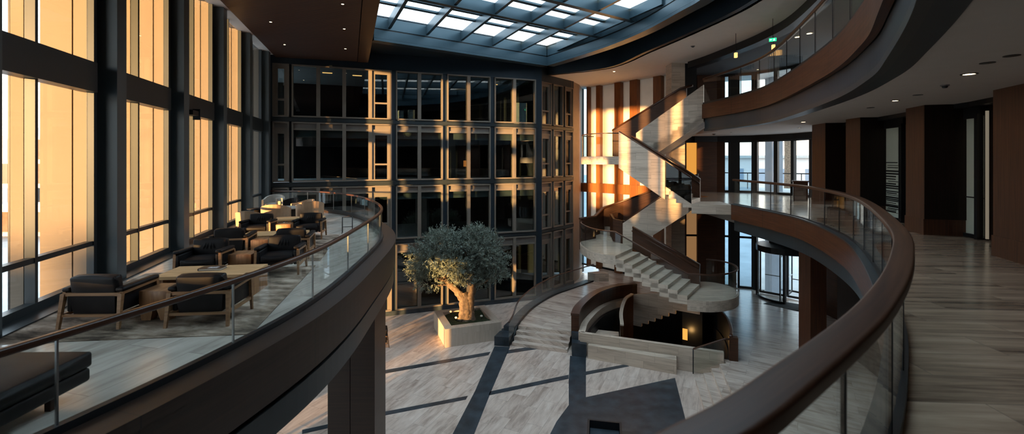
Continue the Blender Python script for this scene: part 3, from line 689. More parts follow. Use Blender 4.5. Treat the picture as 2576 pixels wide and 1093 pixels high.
# ------------------------------------------------------------------ screen wall behind the stairs
posts = [(1456, 1463), (1482, 1486), (1505.7, 1515.6), (1552.6, 1567.5), (1591, 1609.5), (1650, 1670), (1686, 1692)]
for a, b in posts:
    b = min(b, 1685.8); a = min(a, 1684); p, q = on_poly(SW, a), on_poly(SW, b)
    MB().seg(p, q, -0.32, 0.12, ZP, ZS).build('column_timber', M['wood_post'], kind='structure')
for k, ((_, a), (b, _2)) in enumerate(zip(posts, posts[1:])):
    if b - a < 4: continue
    b = min(b, 1684); p, q = on_poly(SW, a), on_poly(SW, b)
    w = struct(winname()); m = M['glass_blue'] if k == 0 else M['screen']
    MB().seg(p, q, 0.02, 0.04, ZP, 6.0).build('screen_panel' if k else 'pane', m, w)
    MB().seg(p, q, 0.02, 0.04, 6.7, ZS).build('screen_panel' if k else 'pane', m, w)
    MB().seg(p, q, -0.05, 0.08, ZP, ZP + 0.12).build('sill', M['steel_black'], w)
MB().sweep([Vector((p.x, p.y, 0)) for p in SW], rect(-0.45, 0.15, 6.05, 6.7)).build('beam_timber', M['wood_post'], kind='structure')

# ------------------------------------------------------------------ glazing at the back of the balconies and the entrance front
FW = [V2(9.85, 28.66)] + WL
V3_ = lambda p: Vector((p[0], p[1], 0))
def fw_seg(a, b): return on_poly(FW, a), on_poly(FW, b)
lev = ((ZP, ZR - 0.95, 'low'), (ZR, 9.55, 'mid'), (ZU, ZS - 0.1, 'up'))
solid = [(1686, 1724, 'wood_dark'), (1752, 1822, 'wood_dark'), (1832, 1859, 'steel_black'), (1891, 1903, 'steel')]
for a, b, m in solid:
    p, q = fw_seg(a, b)
    pts = [p] + [w for w in FW if min(p.x, q.x) < w.x < max(p.x, q.x) and w.y < 29] + [q]
    MB().sweep([Vector((v.x, v.y, 0)) for v in pts], rect(-0.15, 0.1, 0.0, ZS)).build('wall_rear', M[m], kind='structure')
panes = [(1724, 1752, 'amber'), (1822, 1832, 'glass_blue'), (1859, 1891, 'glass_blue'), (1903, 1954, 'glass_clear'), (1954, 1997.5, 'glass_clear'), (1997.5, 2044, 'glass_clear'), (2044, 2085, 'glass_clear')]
for a, b, m in panes:
    p, q = fw_seg(a, b)
    for z0, z1, l in lev:
        if l == 'low' and a >= 1903: continue
        if l == 'up' and a >= 2044: continue
        w = struct(winname())
        MB().seg(p, q, 0.0, 0.015, z0, z1).build('pane', M['amber_dim' if m == 'amber' and l == 'low' else 'steel_black' if m == 'amber' and l == 'up' else m], w)  # amber panes glow in place of a sunlit wall, no lamp behind
        e0, e1 = p.lerp(q, 0.0), q
        d = (q - p).normalized()
        fr = 0.11 if a >= 1903 else 0.04
        MB().seg(p - d * fr, p + d * fr, -0.12, 0.06, z0, z1).build('mullion', M['steel_black'], w)
        MB().seg(p, q, -0.1, 0.06, z0, z0 + 0.12).build('frame', M['steel_black'], w)
        MB().seg(p, q, -0.1, 0.06, z1 - 0.1, z1 + 0.4).build('head', M['steel_black'], w)
        if l == 'low': MB().seg(p, q, -0.06, 0.05, 3.62, 3.74).build('transom', M['steel_black'], w)
MB().sweep([Vector((v.x, v.y, 0)) for v in WL[:5]], rect(-0.3, -0.14, 9.5, ZCEIL)).build('beam_rear', M['steel_black'], kind='structure')
MB().sweep([Vector((v.x, v.y, 0)) for v in FW], rect(-0.12, 0.25, ZR - 1.0, ZR - 0.121)).build('beam_entrance', M['steel_black'], kind='structure')
MB().sweep([Vector((v.x, v.y, 0)) for v in FW], rect(-0.12, 0.25, ZCEIL + 0.05, ZU - 0.16)).build('beam_upper', M['steel_black'], kind='structure')

# entrance front: fixed panes and a revolving door
ent = [(1858, 1888), (1888, 1922)]
for a, b in ent:
    if a < 1903: a = 1903 if b > 1903 else a
    if b <= 1903: continue
    p, q = fw_seg(a, b); w = struct(winname())
    MB().seg(p, q, 0, 0.015, ZP, ZR - 1).build('pane', M['glass_clear'], w)
    d = (q - p).normalized(); MB().seg(p - d * 0.07, p + d * 0.07, -0.12, 0.06, ZP, ZR - 1).build('mullion', M['steel_black'], w)
    MB().seg(p, q, -0.1, 0.06, ZP, ZP + 0.1).build('frame', M['steel_black'], w)
rv = on_poly(FW, 1978)
rd = empty('revolving_door', (rv.x, rv.y, ZP + 0.013), math.radians(18), 'black framed glass revolving door in the entrance under the balcony', 'revolving door')
RV = 1.45
for k in range(4):
    T = Matrix.Rotation(k * math.pi / 2 + 0.5, 4, 'Z')
    leaf = MB().box(0.05, RV - 0.08, -0.025, 0.025, 0.02, 0.14, T).box(0.05, RV - 0.08, -0.025, 0.025, 2.45, 2.58, T).box(0.05, 0.12, -0.03, 0.03, 0.14, 2.45, T).box(RV - 0.16, RV - 0.08, -0.03, 0.03, 0.14, 2.45, T).build('door_leaf', M['steel_black'], rd)
    MB().box(0.12, RV - 0.16, -0.006, 0.006, 0.14, 2.45, T).build('glass', M['glass_clear'], leaf)
    MB().box(0.3, 1.1, -0.07, -0.04, 1.08, 1.13, T).build('push_bar', M['chrome'], leaf)
for s in (0, math.pi):
    dr = MB(); n = 10
    arc = [Vector((RV * math.cos(s + math.radians(-38 + 76 * i / n)), RV * math.sin(s + math.radians(-38 + 76 * i / n)), 0)) for i in range(n + 1)]
    d_ = MB().sweep(arc, rect(-0.006, 0.006, 0.1, 2.55)).build('drum_glass', M['glass_clear'], rd)
    MB().sweep(arc, rect(-0.04, 0.04, 0.0, 0.1)).build('drum_sill', M['steel_black'], rd)
    for e in (arc[0], arc[-1]): MB().box(e.x - 0.06, e.x + 0.06, e.y - 0.06, e.y + 0.06, 0, 2.75).build('drum_post', M['steel_black'], rd)
MB().lathe([(0.0, 2.62), (RV + 0.08, 2.62), (RV + 0.08, 2.95), (0.0, 2.95)], 28, smooth=False).build('canopy', M['steel_black'], rd)
a_, b_ = fw_seg(1922, 1936); MB().seg(a_, b_, 0.0, 0.015, ZP, ZR - 1).build('window_90', M['glass_clear'], kind='structure')
c0 = rv + V2(0.2, -0.4); a_ = fw_seg(1936, 2040)
w = struct(winname())
MB().seg(a_[0], a_[1], -0.05, 0.1, ZP + 2.96, ZR - 1).build('over_panel', M['steel_black'], w)
p, q = fw_seg(2030, 2046); MB().seg(p, q, 0, 0.015, ZP, ZR - 1).build('pane', M['glass_clear'], w)
MB().sweep([V3_(q), V3_(V2(16.0, 23)), V3_(V2(16.0, 18))], rect(-0.2, 0.1, 0.0, ZR - 0.9)).build('wall_entrance', M['wood_dark'], kind='structure')
MB().prism([rv + V2(-1.9, -1.1), rv + V2(-0.2, -3.1), rv + V2(0.2, -2.6), rv + V2(0.1, -1.3), rv + V2(-0.9, -0.6)], ZP, ZP + 0.012).build('entrance_mat', M['mat'], label='black entrance mat on the floor before the revolving door', cat='mat')

# ------------------------------------------------------------------ panelled wall along the balcony
def pilaster(p0, p1, depth, k):
    d = (p1 - p0).normalized(); n = V2(-d.y, d.x)
    q = [p0, p1, p1 + n * depth, p0 + n * depth]
    w = struct('wall_right_pilaster')
    MB().prism(q, ZR + 0.42, ZCEIL).build('panel', M['wood_panel'], w)
    MB().prism([p1 + d * 0.002, p1 + d * 0.022, p1 + n * depth + d * 0.022, p1 + n * depth + d * 0.002], ZR + 0.42, ZCEIL).build('return_panel', M['niche_dark'], w)
    MB().prism([p0 - n * 0.02 - d * 0.02, p1 - n * 0.02 + d * 0.02, p1 + n * depth, p0 + n * depth], ZR, ZR + 0.42).build('skirting', M['wood_panel'], w)
pilaster(V2(12.6, 19.2), V2(12.4, 18.1), 1.2, 0)
pilaster(V2(12.05, 16.5), V2(11.95, 15.7), 1.2, 1)
pilaster(V2(11.2, 13.0), V2(10.95, 12.15), 1.0, 2)
pilaster(V2(10.05, 9.55), V2(9.1, 6.9), 0.75, 3)
MB().sweep([Vector((p.x, p.y, 0)) for p in wall_r], rect(0.14, 0.34, 0.0, ZS)).build('wall_right', M['niche_dark'], kind='structure')
DOOR = [0]
def niche_door(a, b, mat, frame=0.09, mull=None, rail=None):
    DOOR[0] += 1; w = struct('door_%d' % DOOR[0])
    p, q = on_poly(wall_r, a), on_poly(wall_r, b); d = (q - p).normalized()
    MB().seg(p, q, 0.02, 0.05, ZR + 0.05, ZCEIL - 0.35).build('glass', M[mat], w)
    for e, s in ((p, 1), (q, -1)): MB().seg(e, e + d * frame * s, -0.04, 0.1, ZR, ZCEIL - 0.3).build('jamb', M['steel_black'], w)
    MB().seg(p, q, -0.04, 0.1, ZR, ZR + 0.1).build('threshold', M['steel_black'], w)
    MB().seg(p, q, -0.05, 0.1, ZCEIL - 0.4, ZCEIL).build('head', M['steel_black'], w)
    if mull: e = on_poly(wall_r, mull); MB().seg(e - d * 0.03, e + d * 0.03, -0.02, 0.1, ZR, ZCEIL - 0.3).build('stile', M['steel_black'], w)
    if rail: MB().seg(p, q, 0.0, 0.06, ZR + rail, ZR + rail + 0.03).build('rail', M['steel_black'], w)
    return w, p, q
dw, dp, dq = niche_door(2217, 2276, 'frosted', 0.03, 2263)
for k in range(26):                                            # manifestation stripes on the frosted leaf
    z = ZR + 0.25 + 1.75 * (k / 26) ** 1.5 + R.uniform(-0.02, 0.02); x0 = R.uniform(0, 0.3); x1 = R.uniform(0.6, 0.97)
    MB().seg(dp.lerp(dq, x0), dp.lerp(dq, x1), 0.008, 0.016, z, z + R.uniform(0.012, 0.05)).build('stripe', M['steel_black'], dw)
niche_door(2400, 2470, 'frosted', 0.1, None, 1.02)
for a, b in ((2122.5, 2127.5), (2478.5, 2481.5)):
    p, q = on_poly(wall_r, a), on_poly(wall_r, b)
    MB().seg(p, q, 0.0, 0.05, ZR + 0.05, ZCEIL - 0.25).build('strip_light', M['led'], label='thin vertical strip light in the niche %s' % ('beside the frosted door' if a > 2300 else 'between two far timber pilasters'), cat='light', group=None)
MB().sweep([Vector((p.x, p.y, 0)) for p in wall_r], rect(-0.25, 0.13, ZCEIL - 0.12, ZCEIL)).build('trim_right_head', M['steel_black'], kind='structure')

# ------------------------------------------------------------------ the stone staircase
A = V2(0.8206, -0.5715); B = V2(0.5715, 0.8206)
st = empty('staircase', label='pale stone switchback staircase with dark timber balustrades climbing beside the atrium', cat='staircase')
def flight(near, far, z0, z1, n_risers, thick=0.16, ext=1.25):
    """overlapping stone step blocks between a near and a far plan line"""
    rise = (z1 - z0) / n_risers; nt_ = n_risers - 1
    N_ = resample([Vector((p[0], p[1], 0)) for p in near], 0.02); F_ = resample([Vector((p[0], p[1], 0)) for p in far], 0.02)
    g = lambda P, t: P[min(len(P) - 1, max(0, round(t * (len(P) - 1))))]
    for i in range(nt_):
        t0 = i / nt_; t1 = min(1.0, (i + ext) / nt_); zt = z0 + rise * (i + 1); zb = zt - rise - thick
        q = [g(N_, t0), g(N_, t1), g(F_, t1), g(F_, t0)]
        MB().hexa([(p.x, p.y, zb) for p in q], [(p.x, p.y, zt) for p in q]).build('step', M['cladding'], st)
def slope_wall(name, pts, z_lo, z_hi, thick, mat, side=1):
    """a wall on a 3-D path (its points at step level) from z_lo below to z_hi above, on one side of the path"""
    return MB().sweep(pts, rect(0, thick * side, z_lo, z_hi) if side > 0 else rect(thick * side, 0, z_lo, z_hi)).build(name, M[mat], st)
def cap(pts, z, w, h, mat='wood_rail', side=0.0):
    return MB().sweep([p + Vector((0, 0, z)) for p in pts], [(x + side, y) for x, y in capsule(w, h)], True).build('handrail', M[mat], st)
V3 = lambda p, z: Vector((p[0], p[1], z))
L1, R1 = V2(4.75, 21.0), V2(7.36, 19.2)
z_low, z_mid, z_hi = 2.5, 3.98, 8.56
flight([R1, L1], [R1 + B * 2.2, L1 + B * 2.2], z_low, z_mid, 9, 0.20, 1.9)
low_curve = P2(smooth_path([(7.36, 19.2), (8.2, 18.98), (9.1, 19.2), (9.8, 19.8), (10.15, 20.6), (10.1, 21.4), (9.6, 22.0), (8.9, 22.1)], step=0.12))
MB().prism(low_curve + [R1 + B * 2.2], z_low - 0.45, z_low).build('landing', M['cladding'], st)
mid_curve = P2(smooth_path([(4.75, 21.0), (4.25, 21.35), (3.8, 22.1), (3.6, 23.1), (3.6, 24.2), (3.95, 25.1), (4.7, 25.6)], step=0.12))
MB().prism(mid_curve + [V2(5.9, 24.1), V2(6.0, 22.8)], z_mid - 0.42, z_mid).build('landing', M['cladding'], st)
near2 = [V2(5.9, 24.1), V2(8.55, 22.2)]
far2 = [V2(4.7, 25.6), V2(5.3, 26.4), V2(6.4, 26.3), V2(9.65, 23.76)]
flight(near2, far2, z_mid, ZR, 13)
N3 = V2(8.05, 20.5); T3 = N3 - A * 3.36
flight([N3, T3], [N3 + B * 1.6, T3 + B * 1.6], ZR, z_hi, 12)
MB().prism([N3, V2(9.7, 20.02), V2(9.9, 21.8), N3 + B * 1.6], ZR - 0.42, ZR + 0.004).build('landing', M['cladding'], st)
up_curve = P2(smooth_path([(T3.x, T3.y), (4.5, 22.6), (3.95, 23.2), (3.7, 24.2), (3.9, 25.3), (4.6, 26.0)], step=0.12))
E4 = V2(9.3, 22.2); S4 = E4 - A * 3.36
MB().prism(up_curve + [S4 + B * 1.6, S4, T3 + B * 1.6], z_hi - 0.4, z_hi).build('landing', M['cladding'], st)
flight([S4, E4], [S4 + B * 1.6, E4 + B * 1.6], z_hi, ZU, 12)

def tz_wall(name, o, poly, w0, w1, mat):
    """an upright slab outlined in (distance along -A from o, height), from w0 to w1 along B"""
    n = len(poly); vs = []
    for w in (w0, w1):
        for t, z in poly: p = o - A * t + B * w; vs.append((p.x, p.y, z))
    tris = tessellate_polygon([[Vector((t, z, 0)) for t, z in poly]])
    fs = [tuple(t) for t in tris] + [tuple(n + i for i in t[::-1]) for t in tris] + [(i, (i + 1) % n, n + (i + 1) % n, n + i) for i in range(n)]
    return MB().add(vs, fs).build(name, M[mat], st)
tz_wall('parapet', near2[1], [(-0.05, ZR - 0.56), (3.26, z_mid - 0.56), (3.26, z_mid + 1.08), (-0.05, ZR + 1.08)], -0.12, 0.0, 'cladding')
tz_wall('parapet', N3, [(1.14, ZR + 0.733 - 0.57), (3.38, z_hi - 0.57), (3.38, z_hi + 1.2), (1.14, ZR + 0.733 + 1.2)], -0.12, 0.0, 'cladding')
tz_wall('parapet', E4, [(0.0, ZU - 0.56), (3.36, z_hi - 0.56), (3.36, z_hi + 1.24), (0.0, ZU + 1.24)], 0.0, 0.12, 'cladding')
# flight one: timber balustrade on the far side, glass on the near side
fb = [V3(L1 + B * 2.2, z_mid), V3(R1 + B * 2.2, z_low)]
slope_wall('balustrade', fb, -0.02, 1.0, 0.14, 'wood_dark'); cap(fb, 1.08, 0.2, 0.1, side=0.07)
cap([p + Vector((-B.x * 0.1, -B.y * 0.1, 0)) for p in fb], 0.9, 0.06, 0.05)
gp = [V3(p + (V2(4.9, 23.2) - p).normalized() * 0.05, z_mid) for p in mid_curve[::-1][8:]] + [V3(R1 + B * 0.05, z_low)] + [V3(p + (V2(8.8, 20.5) - p).normalized() * 0.06, z_low) for p in low_curve[2:-4]]
gr_ = MB().sweep([p + Vector((0, 0, 1.12)) for p in gp], capsule(0.075, 0.06), True).build('handrail', M['wood_rail'], st)
k1 = len(mid_curve) - 9; k2 = k1 + 1
MB().sweep(gp[:k1 + 1], rect(-0.008, 0.008, 0.0, 1.08)).build('glass_panel', M['glass_rail'], st)
MB().sweep(gp[k1:k2 + 1], rect(-0.008, 0.008, 0.0, 1.08)).build('glass_panel', M['glass_rail'], st)
MB().sweep(gp[k2:], rect(-0.008, 0.008, 0.0, 1.08)).build('glass_panel', M['glass_rail'], st)
# flight two: curved timber wall on the far side, stone parapet facing the atrium
f2 = [V3(V2(3.75, 24.7), z_mid)] + [V3(p, z_mid) for p in far2[:1]]
f2p = [far2[0], far2[1], far2[2], far2[3]]; ln = [0]
for a, b in zip(f2p, f2p[1:]): ln.append(ln[-1] + (b - a).length)
f2 += [V3(p, z_mid + (ZR - z_mid) * l / ln[-1]) for p, l in zip(f2p[1:], ln[1:])]
slope_wall('balustrade', f2, -0.45, 1.2, 0.14, 'wood_dark'); cap(f2, 1.27, 0.22, 0.1, 'wood_dark', side=0.07)
n2 = [V3(near2[0], z_mid), V3(near2[1], ZR)]
pp = [V3(V2(5.55, 24.9), z_mid + 0.1), V3(V2(5.58, 24.45), z_mid)] + n2
cap(n2, 1.14, 0.18, 0.07, side=-0.06)
slope_wall('newel_wall', [V3(V2(5.5, 25.1), z_mid + 0.25), V3(V2(5.52, 24.5), z_mid + 0.05), V3(V2(5.9, 24.1), z_mid)], 0.0, 1.2, 0.12, 'wood_dark', -1)
# flight three: stone parapet near, timber balustrade far
n3 = [V3(N3 - A * 1.14, ZR + 0.733), V3(T3, z_hi)]
cap([V3(N3, ZR + 0.0)] + n3, 1.24, 0.11, 0.07, side=0.06)
slope_wall('panel', [V3(N3, ZR), V3(N3 - A * 1.14, ZR + 0.733)], 0.02, 1.16, 0.03, 'glass_dark', 1)
f3 = [V3(N3 + B * 1.6, ZR), V3(T3 + B * 1.6, z_hi)]
slope_wall('balustrade', f3, -0.3, 1.02, 0.14, 'wood_dark', -1); cap(f3, 1.1, 0.22, 0.1, 'wood_rail', side=-0.07)
cap([p - Vector((B.x * 0.1, B.y * 0.1, 0)) for p in f3], 0.9, 0.06, 0.05)
gp2 = [V3(p + (V2(5, 24) - p).normalized() * 0.06, z_hi) for p in up_curve]
MB().sweep(gp2, rect(-0.008, 0.008, 0.0, 1.12)).build('glass_panel', M['glass_rail'], st)
MB().sweep([p + Vector((0, 0, 1.17)) for p in gp2], capsule(0.07, 0.05), True).build('handrail', M['wood_rail'], st)
# flight four: stone parapet near, tall timber wall far
n4 = [V3(S4, z_hi), V3(E4, ZU)]
MB().hexa([(p.x, p.y, z - 0.57) for p, z in ((S4, z_hi), (E4, ZU), (E4 + B * 1.6, ZU), (S4 + B * 1.6, z_hi))],
          [(p.x, p.y, z - 0.22) for p, z in ((S4, z_hi), (E4, ZU), (E4 + B * 1.6, ZU), (S4 + B * 1.6, z_hi))]).build('soffit', M['cladding'], st)
tz_wall('balustrade', E4 + B * 1.6, [(1.2, 10.9), (1.2, 12.3), (1.5, 12.17), (5.34, 10.08), (5.34, 8.6), (5.0, 8.6)], 0.0, 0.14, 'wood_dark')
w4 = [V3(E4 + B * 1.66 - A * 5.34, 10.1), V3(E4 + B * 1.66 - A * 1.5, 12.19), V3(E4 + B * 1.66 - A * 0.9, 12.3)]
cap(w4, 0.06, 0.24, 0.11, 'wood_rail')
# flight into the basement under the low landing
zz = [(0.0, 2.4), (3.18, 1.62), (3.18, 0.1), (2.75, 0.1)]
for k in range(6): t = 2.75 - 0.33 * k; zz += [(t, 0.1 + 0.19 * (k + 1)), (t - 0.33, 0.1 + 0.19 * (k + 1))]
zz += [(0.0, 1.24)]
tz_wall('string_wall', V2(8.67, 21.09), zz, 0.0, 0.16, 'cladding')
nc = smooth_path([(6.06, 22.9, 1.62), (5.6, 22.45, 1.5), (5.2, 21.6, 1.15), (5.0, 20.6, 0.9)], step=0.15)
MB().sweep(nc, rect(-0.10, 0.02, -3.5, 0.0)).build('newel_wall', M['wood_dark'], st)
MB().sweep(nc, rect(-0.12, 0.04, 0.0, 0.06)).build('coping', M['cladding'], st)
for k in range(4):
    MB().hexa([(3.6 + 0.1 * k, 20.3 + 0.42 * k, -0.6), (5.0, 20.1 + 0.42 * k, -0.6), (5.1, 20.6 + 0.42 * k, -0.6), (3.7 + 0.1 * k, 20.9 + 0.42 * k, -0.6)],
              [(3.6 + 0.1 * k, 20.3 + 0.42 * k, -0.35 + 0.17 * k), (5.0, 20.1 + 0.42 * k, -0.35 + 0.17 * k), (5.1, 20.6 + 0.42 * k, -0.35 + 0.17 * k), (3.7 + 0.1 * k, 20.9 + 0.42 * k, -0.35 + 0.17 * k)]).build('step', M['cladding'], st)

# the pit round the basement flight
core = V2(8.05, 21.62)
MB().prism([core, core + A * 0.9, core + A * 0.9 + B * 1.4, core + B * 1.4], -3.0, 2.04).build('wall_core', M['steel_black'], kind='structure')
gl = MB().prism([core - B * 0.02 + A * 0.02, core - B * 0.02 + A * 0.24, core + A * 0.24, core + A * 0.02], -0.1, 0.42)
gl.build('wall_light', M['niche'], label='small amber lit niche low on the black core under the stair landing', cat='light')
pl = bpy.data.lights.new('niche_lamp', 'POINT'); pl.energy = 10; pl.color = (1, 0.55, 0.18); pl.shadow_soft_size = 0.12
plo = bpy.data.objects.new('niche_lamp', pl); COL.objects.link(plo); plo.location = (8.2, 21.2, 0.35)
pcl = [Vector((p.x, p.y, 0)) for p in pit_curb]
kL = next(i for i, p in enumerate(pcl) if p.x > 7.0)
MB().sweep(pcl[:kL], rect(0.0, 0.28, ZP - 0.6, 0.93)).build('trim_pit_curb', M['cladding'], kind='structure')
pw = empty('pit_parapet', label='curved dark timber parapet with reddish coping round the basement stair', cat='parapet')
pcw = offset(pcl[1:kL], 0.29)
MB().sweep(pcw, rect(0.0, 0.34, ZP, 1.52)).build('panel', M['wood_dark'], pw)
MB().sweep(pcw, rect(-0.02, 0.36, 1.52, 1.62)).build('coping', M['wood_rail'], pw)
kR = next(i for i, p in enumerate(pcl) if p.y < 22.3 and p.x > 9)
pm = empty('pit_screen', label='curved polished bronze screen with timber rail round the back of the pit', cat='screen')
MB().sweep(pcl[kR:], rect(-0.06, 0.02, 0.5, 1.5)).build('panel', M['steel_black'], pm)
MB().sweep(at_z(pcl[kR:], 1.56), capsule(0.12, 0.07), True).build('handrail', M['wood_rail'], pm)
MB().prism([V2(8.42, 17.72), V2(8.72, 17.62), V2(8.8, 17.85), V2(8.5, 17.95)], 0.6, 1.5).build('end_post', M['wood_dark'], pm)
bw0, bw1 = V2(2.95, 19.74), V2(8.2, 17.70)
MB().seg(bw0, bw1, -0.06, 0.14, 0.0, 0.93).build('wall_bench', M['cladding'], kind='structure')
MB().prism([V2(3.2, 19.3), V2(6.42, 17.85), V2(6.55, 18.24), V2(3.28, 19.51)], 0.0, 0.56).build('stone_bench', M['cladding'], label='long low stone block bench against the pit wall', cat='bench')
MB().prism([V2(2.56, 19.55), V2(3.14, 19.36), V2(3.2, 19.6), V2(2.95, 19.9), V2(3.0, 20.5), V2(2.7, 20.7)], 0, 0.56).build('trim_stone_block', M['dark_stone'], kind='structure')
MB().prism([V2(2.6, 19.95), V2(3.05, 19.8), V2(3.2, 20.9), V2(2.75, 21.0)], 0, 0.85).build('trim_stone_block', M['dark_stone'], kind='structure')

# steps up to the raised plaza, left and right of the pit
sL = [V2(0.42, 21.745), V2(2.77, 20.96)]; dn = V2(-0.316, -0.949)
stl = empty('plaza_steps', label='four wide stone steps between the glass ramp rail and the dark timber parapet', cat='steps')
for k in range(4):
    o_ = dn * (0.30 * k)
    MB().prism([sL[0] + o_ - dn * 0.0, sL[1] + o_, sL[1] + dn * 0.3 + o_, sL[0] + dn * 0.3 + o_ + V2(-0.04, 0)], 0.0, ZP - 0.15 * (k) - (0.0 if k else 0.004)).build('step', M['plaza'], stl)
stR = empty('plaza_steps', label='stone steps rising to the entrance level beside the handrail post', cat='steps')
for k in range(4):
    o_ = V2(-0.33 * k, -0.06 * k)
    q = [V2(8.24, 17.5) + o_, V2(7.75, 15.6) + o_, V2(6.6, 10) + o_, V2(6.27, 9.94) + o_, V2(7.42, 15.54) + o_, V2(7.91, 17.44) + o_]
    MB().prism(q, 0.0, ZP - 0.15 * k - (0.0 if k else 0.004)).build('step', M['plaza'], stR)
hr = empty('step_railing', label='short glass rail with sloping timber handrail and black post at the entrance steps', cat='railing')
hp = [Vector((7.1, 17.92, 0.0)), Vector((8.22, 17.66, 0.50)), Vector((8.38, 17.62, 0.50))]
MB().sweep([p + Vector((0, 0, 1.0)) for p in hp], capsule(0.07, 0.06), True).build('handrail', M['wood_rail'], hr)
MB().sweep(hp[:2], rect(-0.006, 0.006, 0.06, 0.96)).build('glass_panel', M['glass_rail'], hr)
MB().tube([(7.1, 17.92, 0.0), (7.1, 17.92, 0.97)], 0.022).build('post', M['steel_black'], hr)

# glass railing beside the ramped edge of the plaza
ramp_pts = [(-0.14, 20.5, 0.0), (0.06, 21.0, 0.18), (0.34, 21.75, ZP), (1.19, 24.1, ZP), (2.4, 26.15, ZP), (3.6, 27.5, ZP), (5.2, 29.2, ZP)]
rp = smooth_path(ramp_pts, step=0.2)
rrr = empty('plaza_railing', label='curved glass railing with thin timber handrail along the raised plaza behind the olive tree', cat='railing')
MB().sweep([p + Vector((0, 0, 1.13)) for p in rp], capsule(0.07, 0.06), True).build('handrail', M['wood_rail'], rrr)
n_ = len(rp); k = 0
while k < n_ - 2:
    e = min(n_ - 1, k + 8)
    MB().sweep(rp[k:e + 1], rect(-0.006, 0.006, 0.06, 1.08)).build('glass_panel', M['glass_rail'], rrr); k = e
MB().sweep(rp, rect(-0.03, 0.03, 0.0, 0.07)).build('base_channel', M['steel_black'], rrr)
cb = [Vector((p.x, p.y, 0)) for p in rp]
MB().sweep(cb[4:], rect(0.03, 0.55, 0.0, ZP + 0.03)).build('trim_ramp_curb', M['dark_stone'], kind='structure')
MB().prism([V2(-0.8, 20.62), V2(-0.14, 20.5), V2(0.2, 21.4), V2(-0.45, 21.6)], 0, 0.42).build('trim_stone_block', M['dark_stone'], kind='structure')
MB().prism([V2(4.9, 29.6), V2(6.0, 30.0), V2(6.2, 29.3), V2(5.3, 29.2)], ZP, ZP + 0.5).build('stone_plinth', M['cladding'], label='small stone plinth at the far end of the glass ramp rail', cat='plinth')

# stone pier and timber columns
MB().box(8.72, 9.46, 25.0, 25.9, ZP, ZS).build('column_stone', M['cladding'], kind='structure')
MB().box(9.47, 10.15, 25.15, 25.9, ZCEIL, ZS).build('column_stone_side', M['steel_black'], kind='structure')
cw = struct('column_lounge')
MB().box(-5.18, -4.56, 12.85, 13.95, 0, ZL - 1.0).build('cladding', M['wood_lounge_fascia'], cw)
MB().box(-4.54, -3.86, 12.85, 13.95, 0, ZL - 1.0).build('cladding', M['wood_lounge_fascia'], cw)
MB().box(-5.1, -3.95, 12.9, 13.9, 0, ZL - 1.02).build('core', M['steel_black'], cw)
MB().box(11.1, 11.7, 17.0, 17.7, ZP, ZR - 0.9).build('column_entrance', M['wood_panel'], kind='structure')

# ------------------------------------------------------------------ the three balcony railings
railing('lounge_railing', LR, ZL + 0.12 - 0.02, ZL + 1.0, 'long curved glass railing with brown handrail round the lounge terrace', 0.075, 0.07, 1.85, joint=0.016)
railing('balcony_railing', RR, ZR + 0.0, ZR + 1.15, 'sweeping glass railing with broad dark timber handrail on the near balcony', 0.17, 0.085, 1.35, joint=0.014, seamcol='steel_black', rail_mat='wood_dark', rail_r=0.24)
railing('upper_railing', UR, ZU + 0.28, ZU + 1.55, 'curved glass railing with timber handrail on the top floor gallery', 0.11, 0.10, 1.5, seamcol='steel_black')

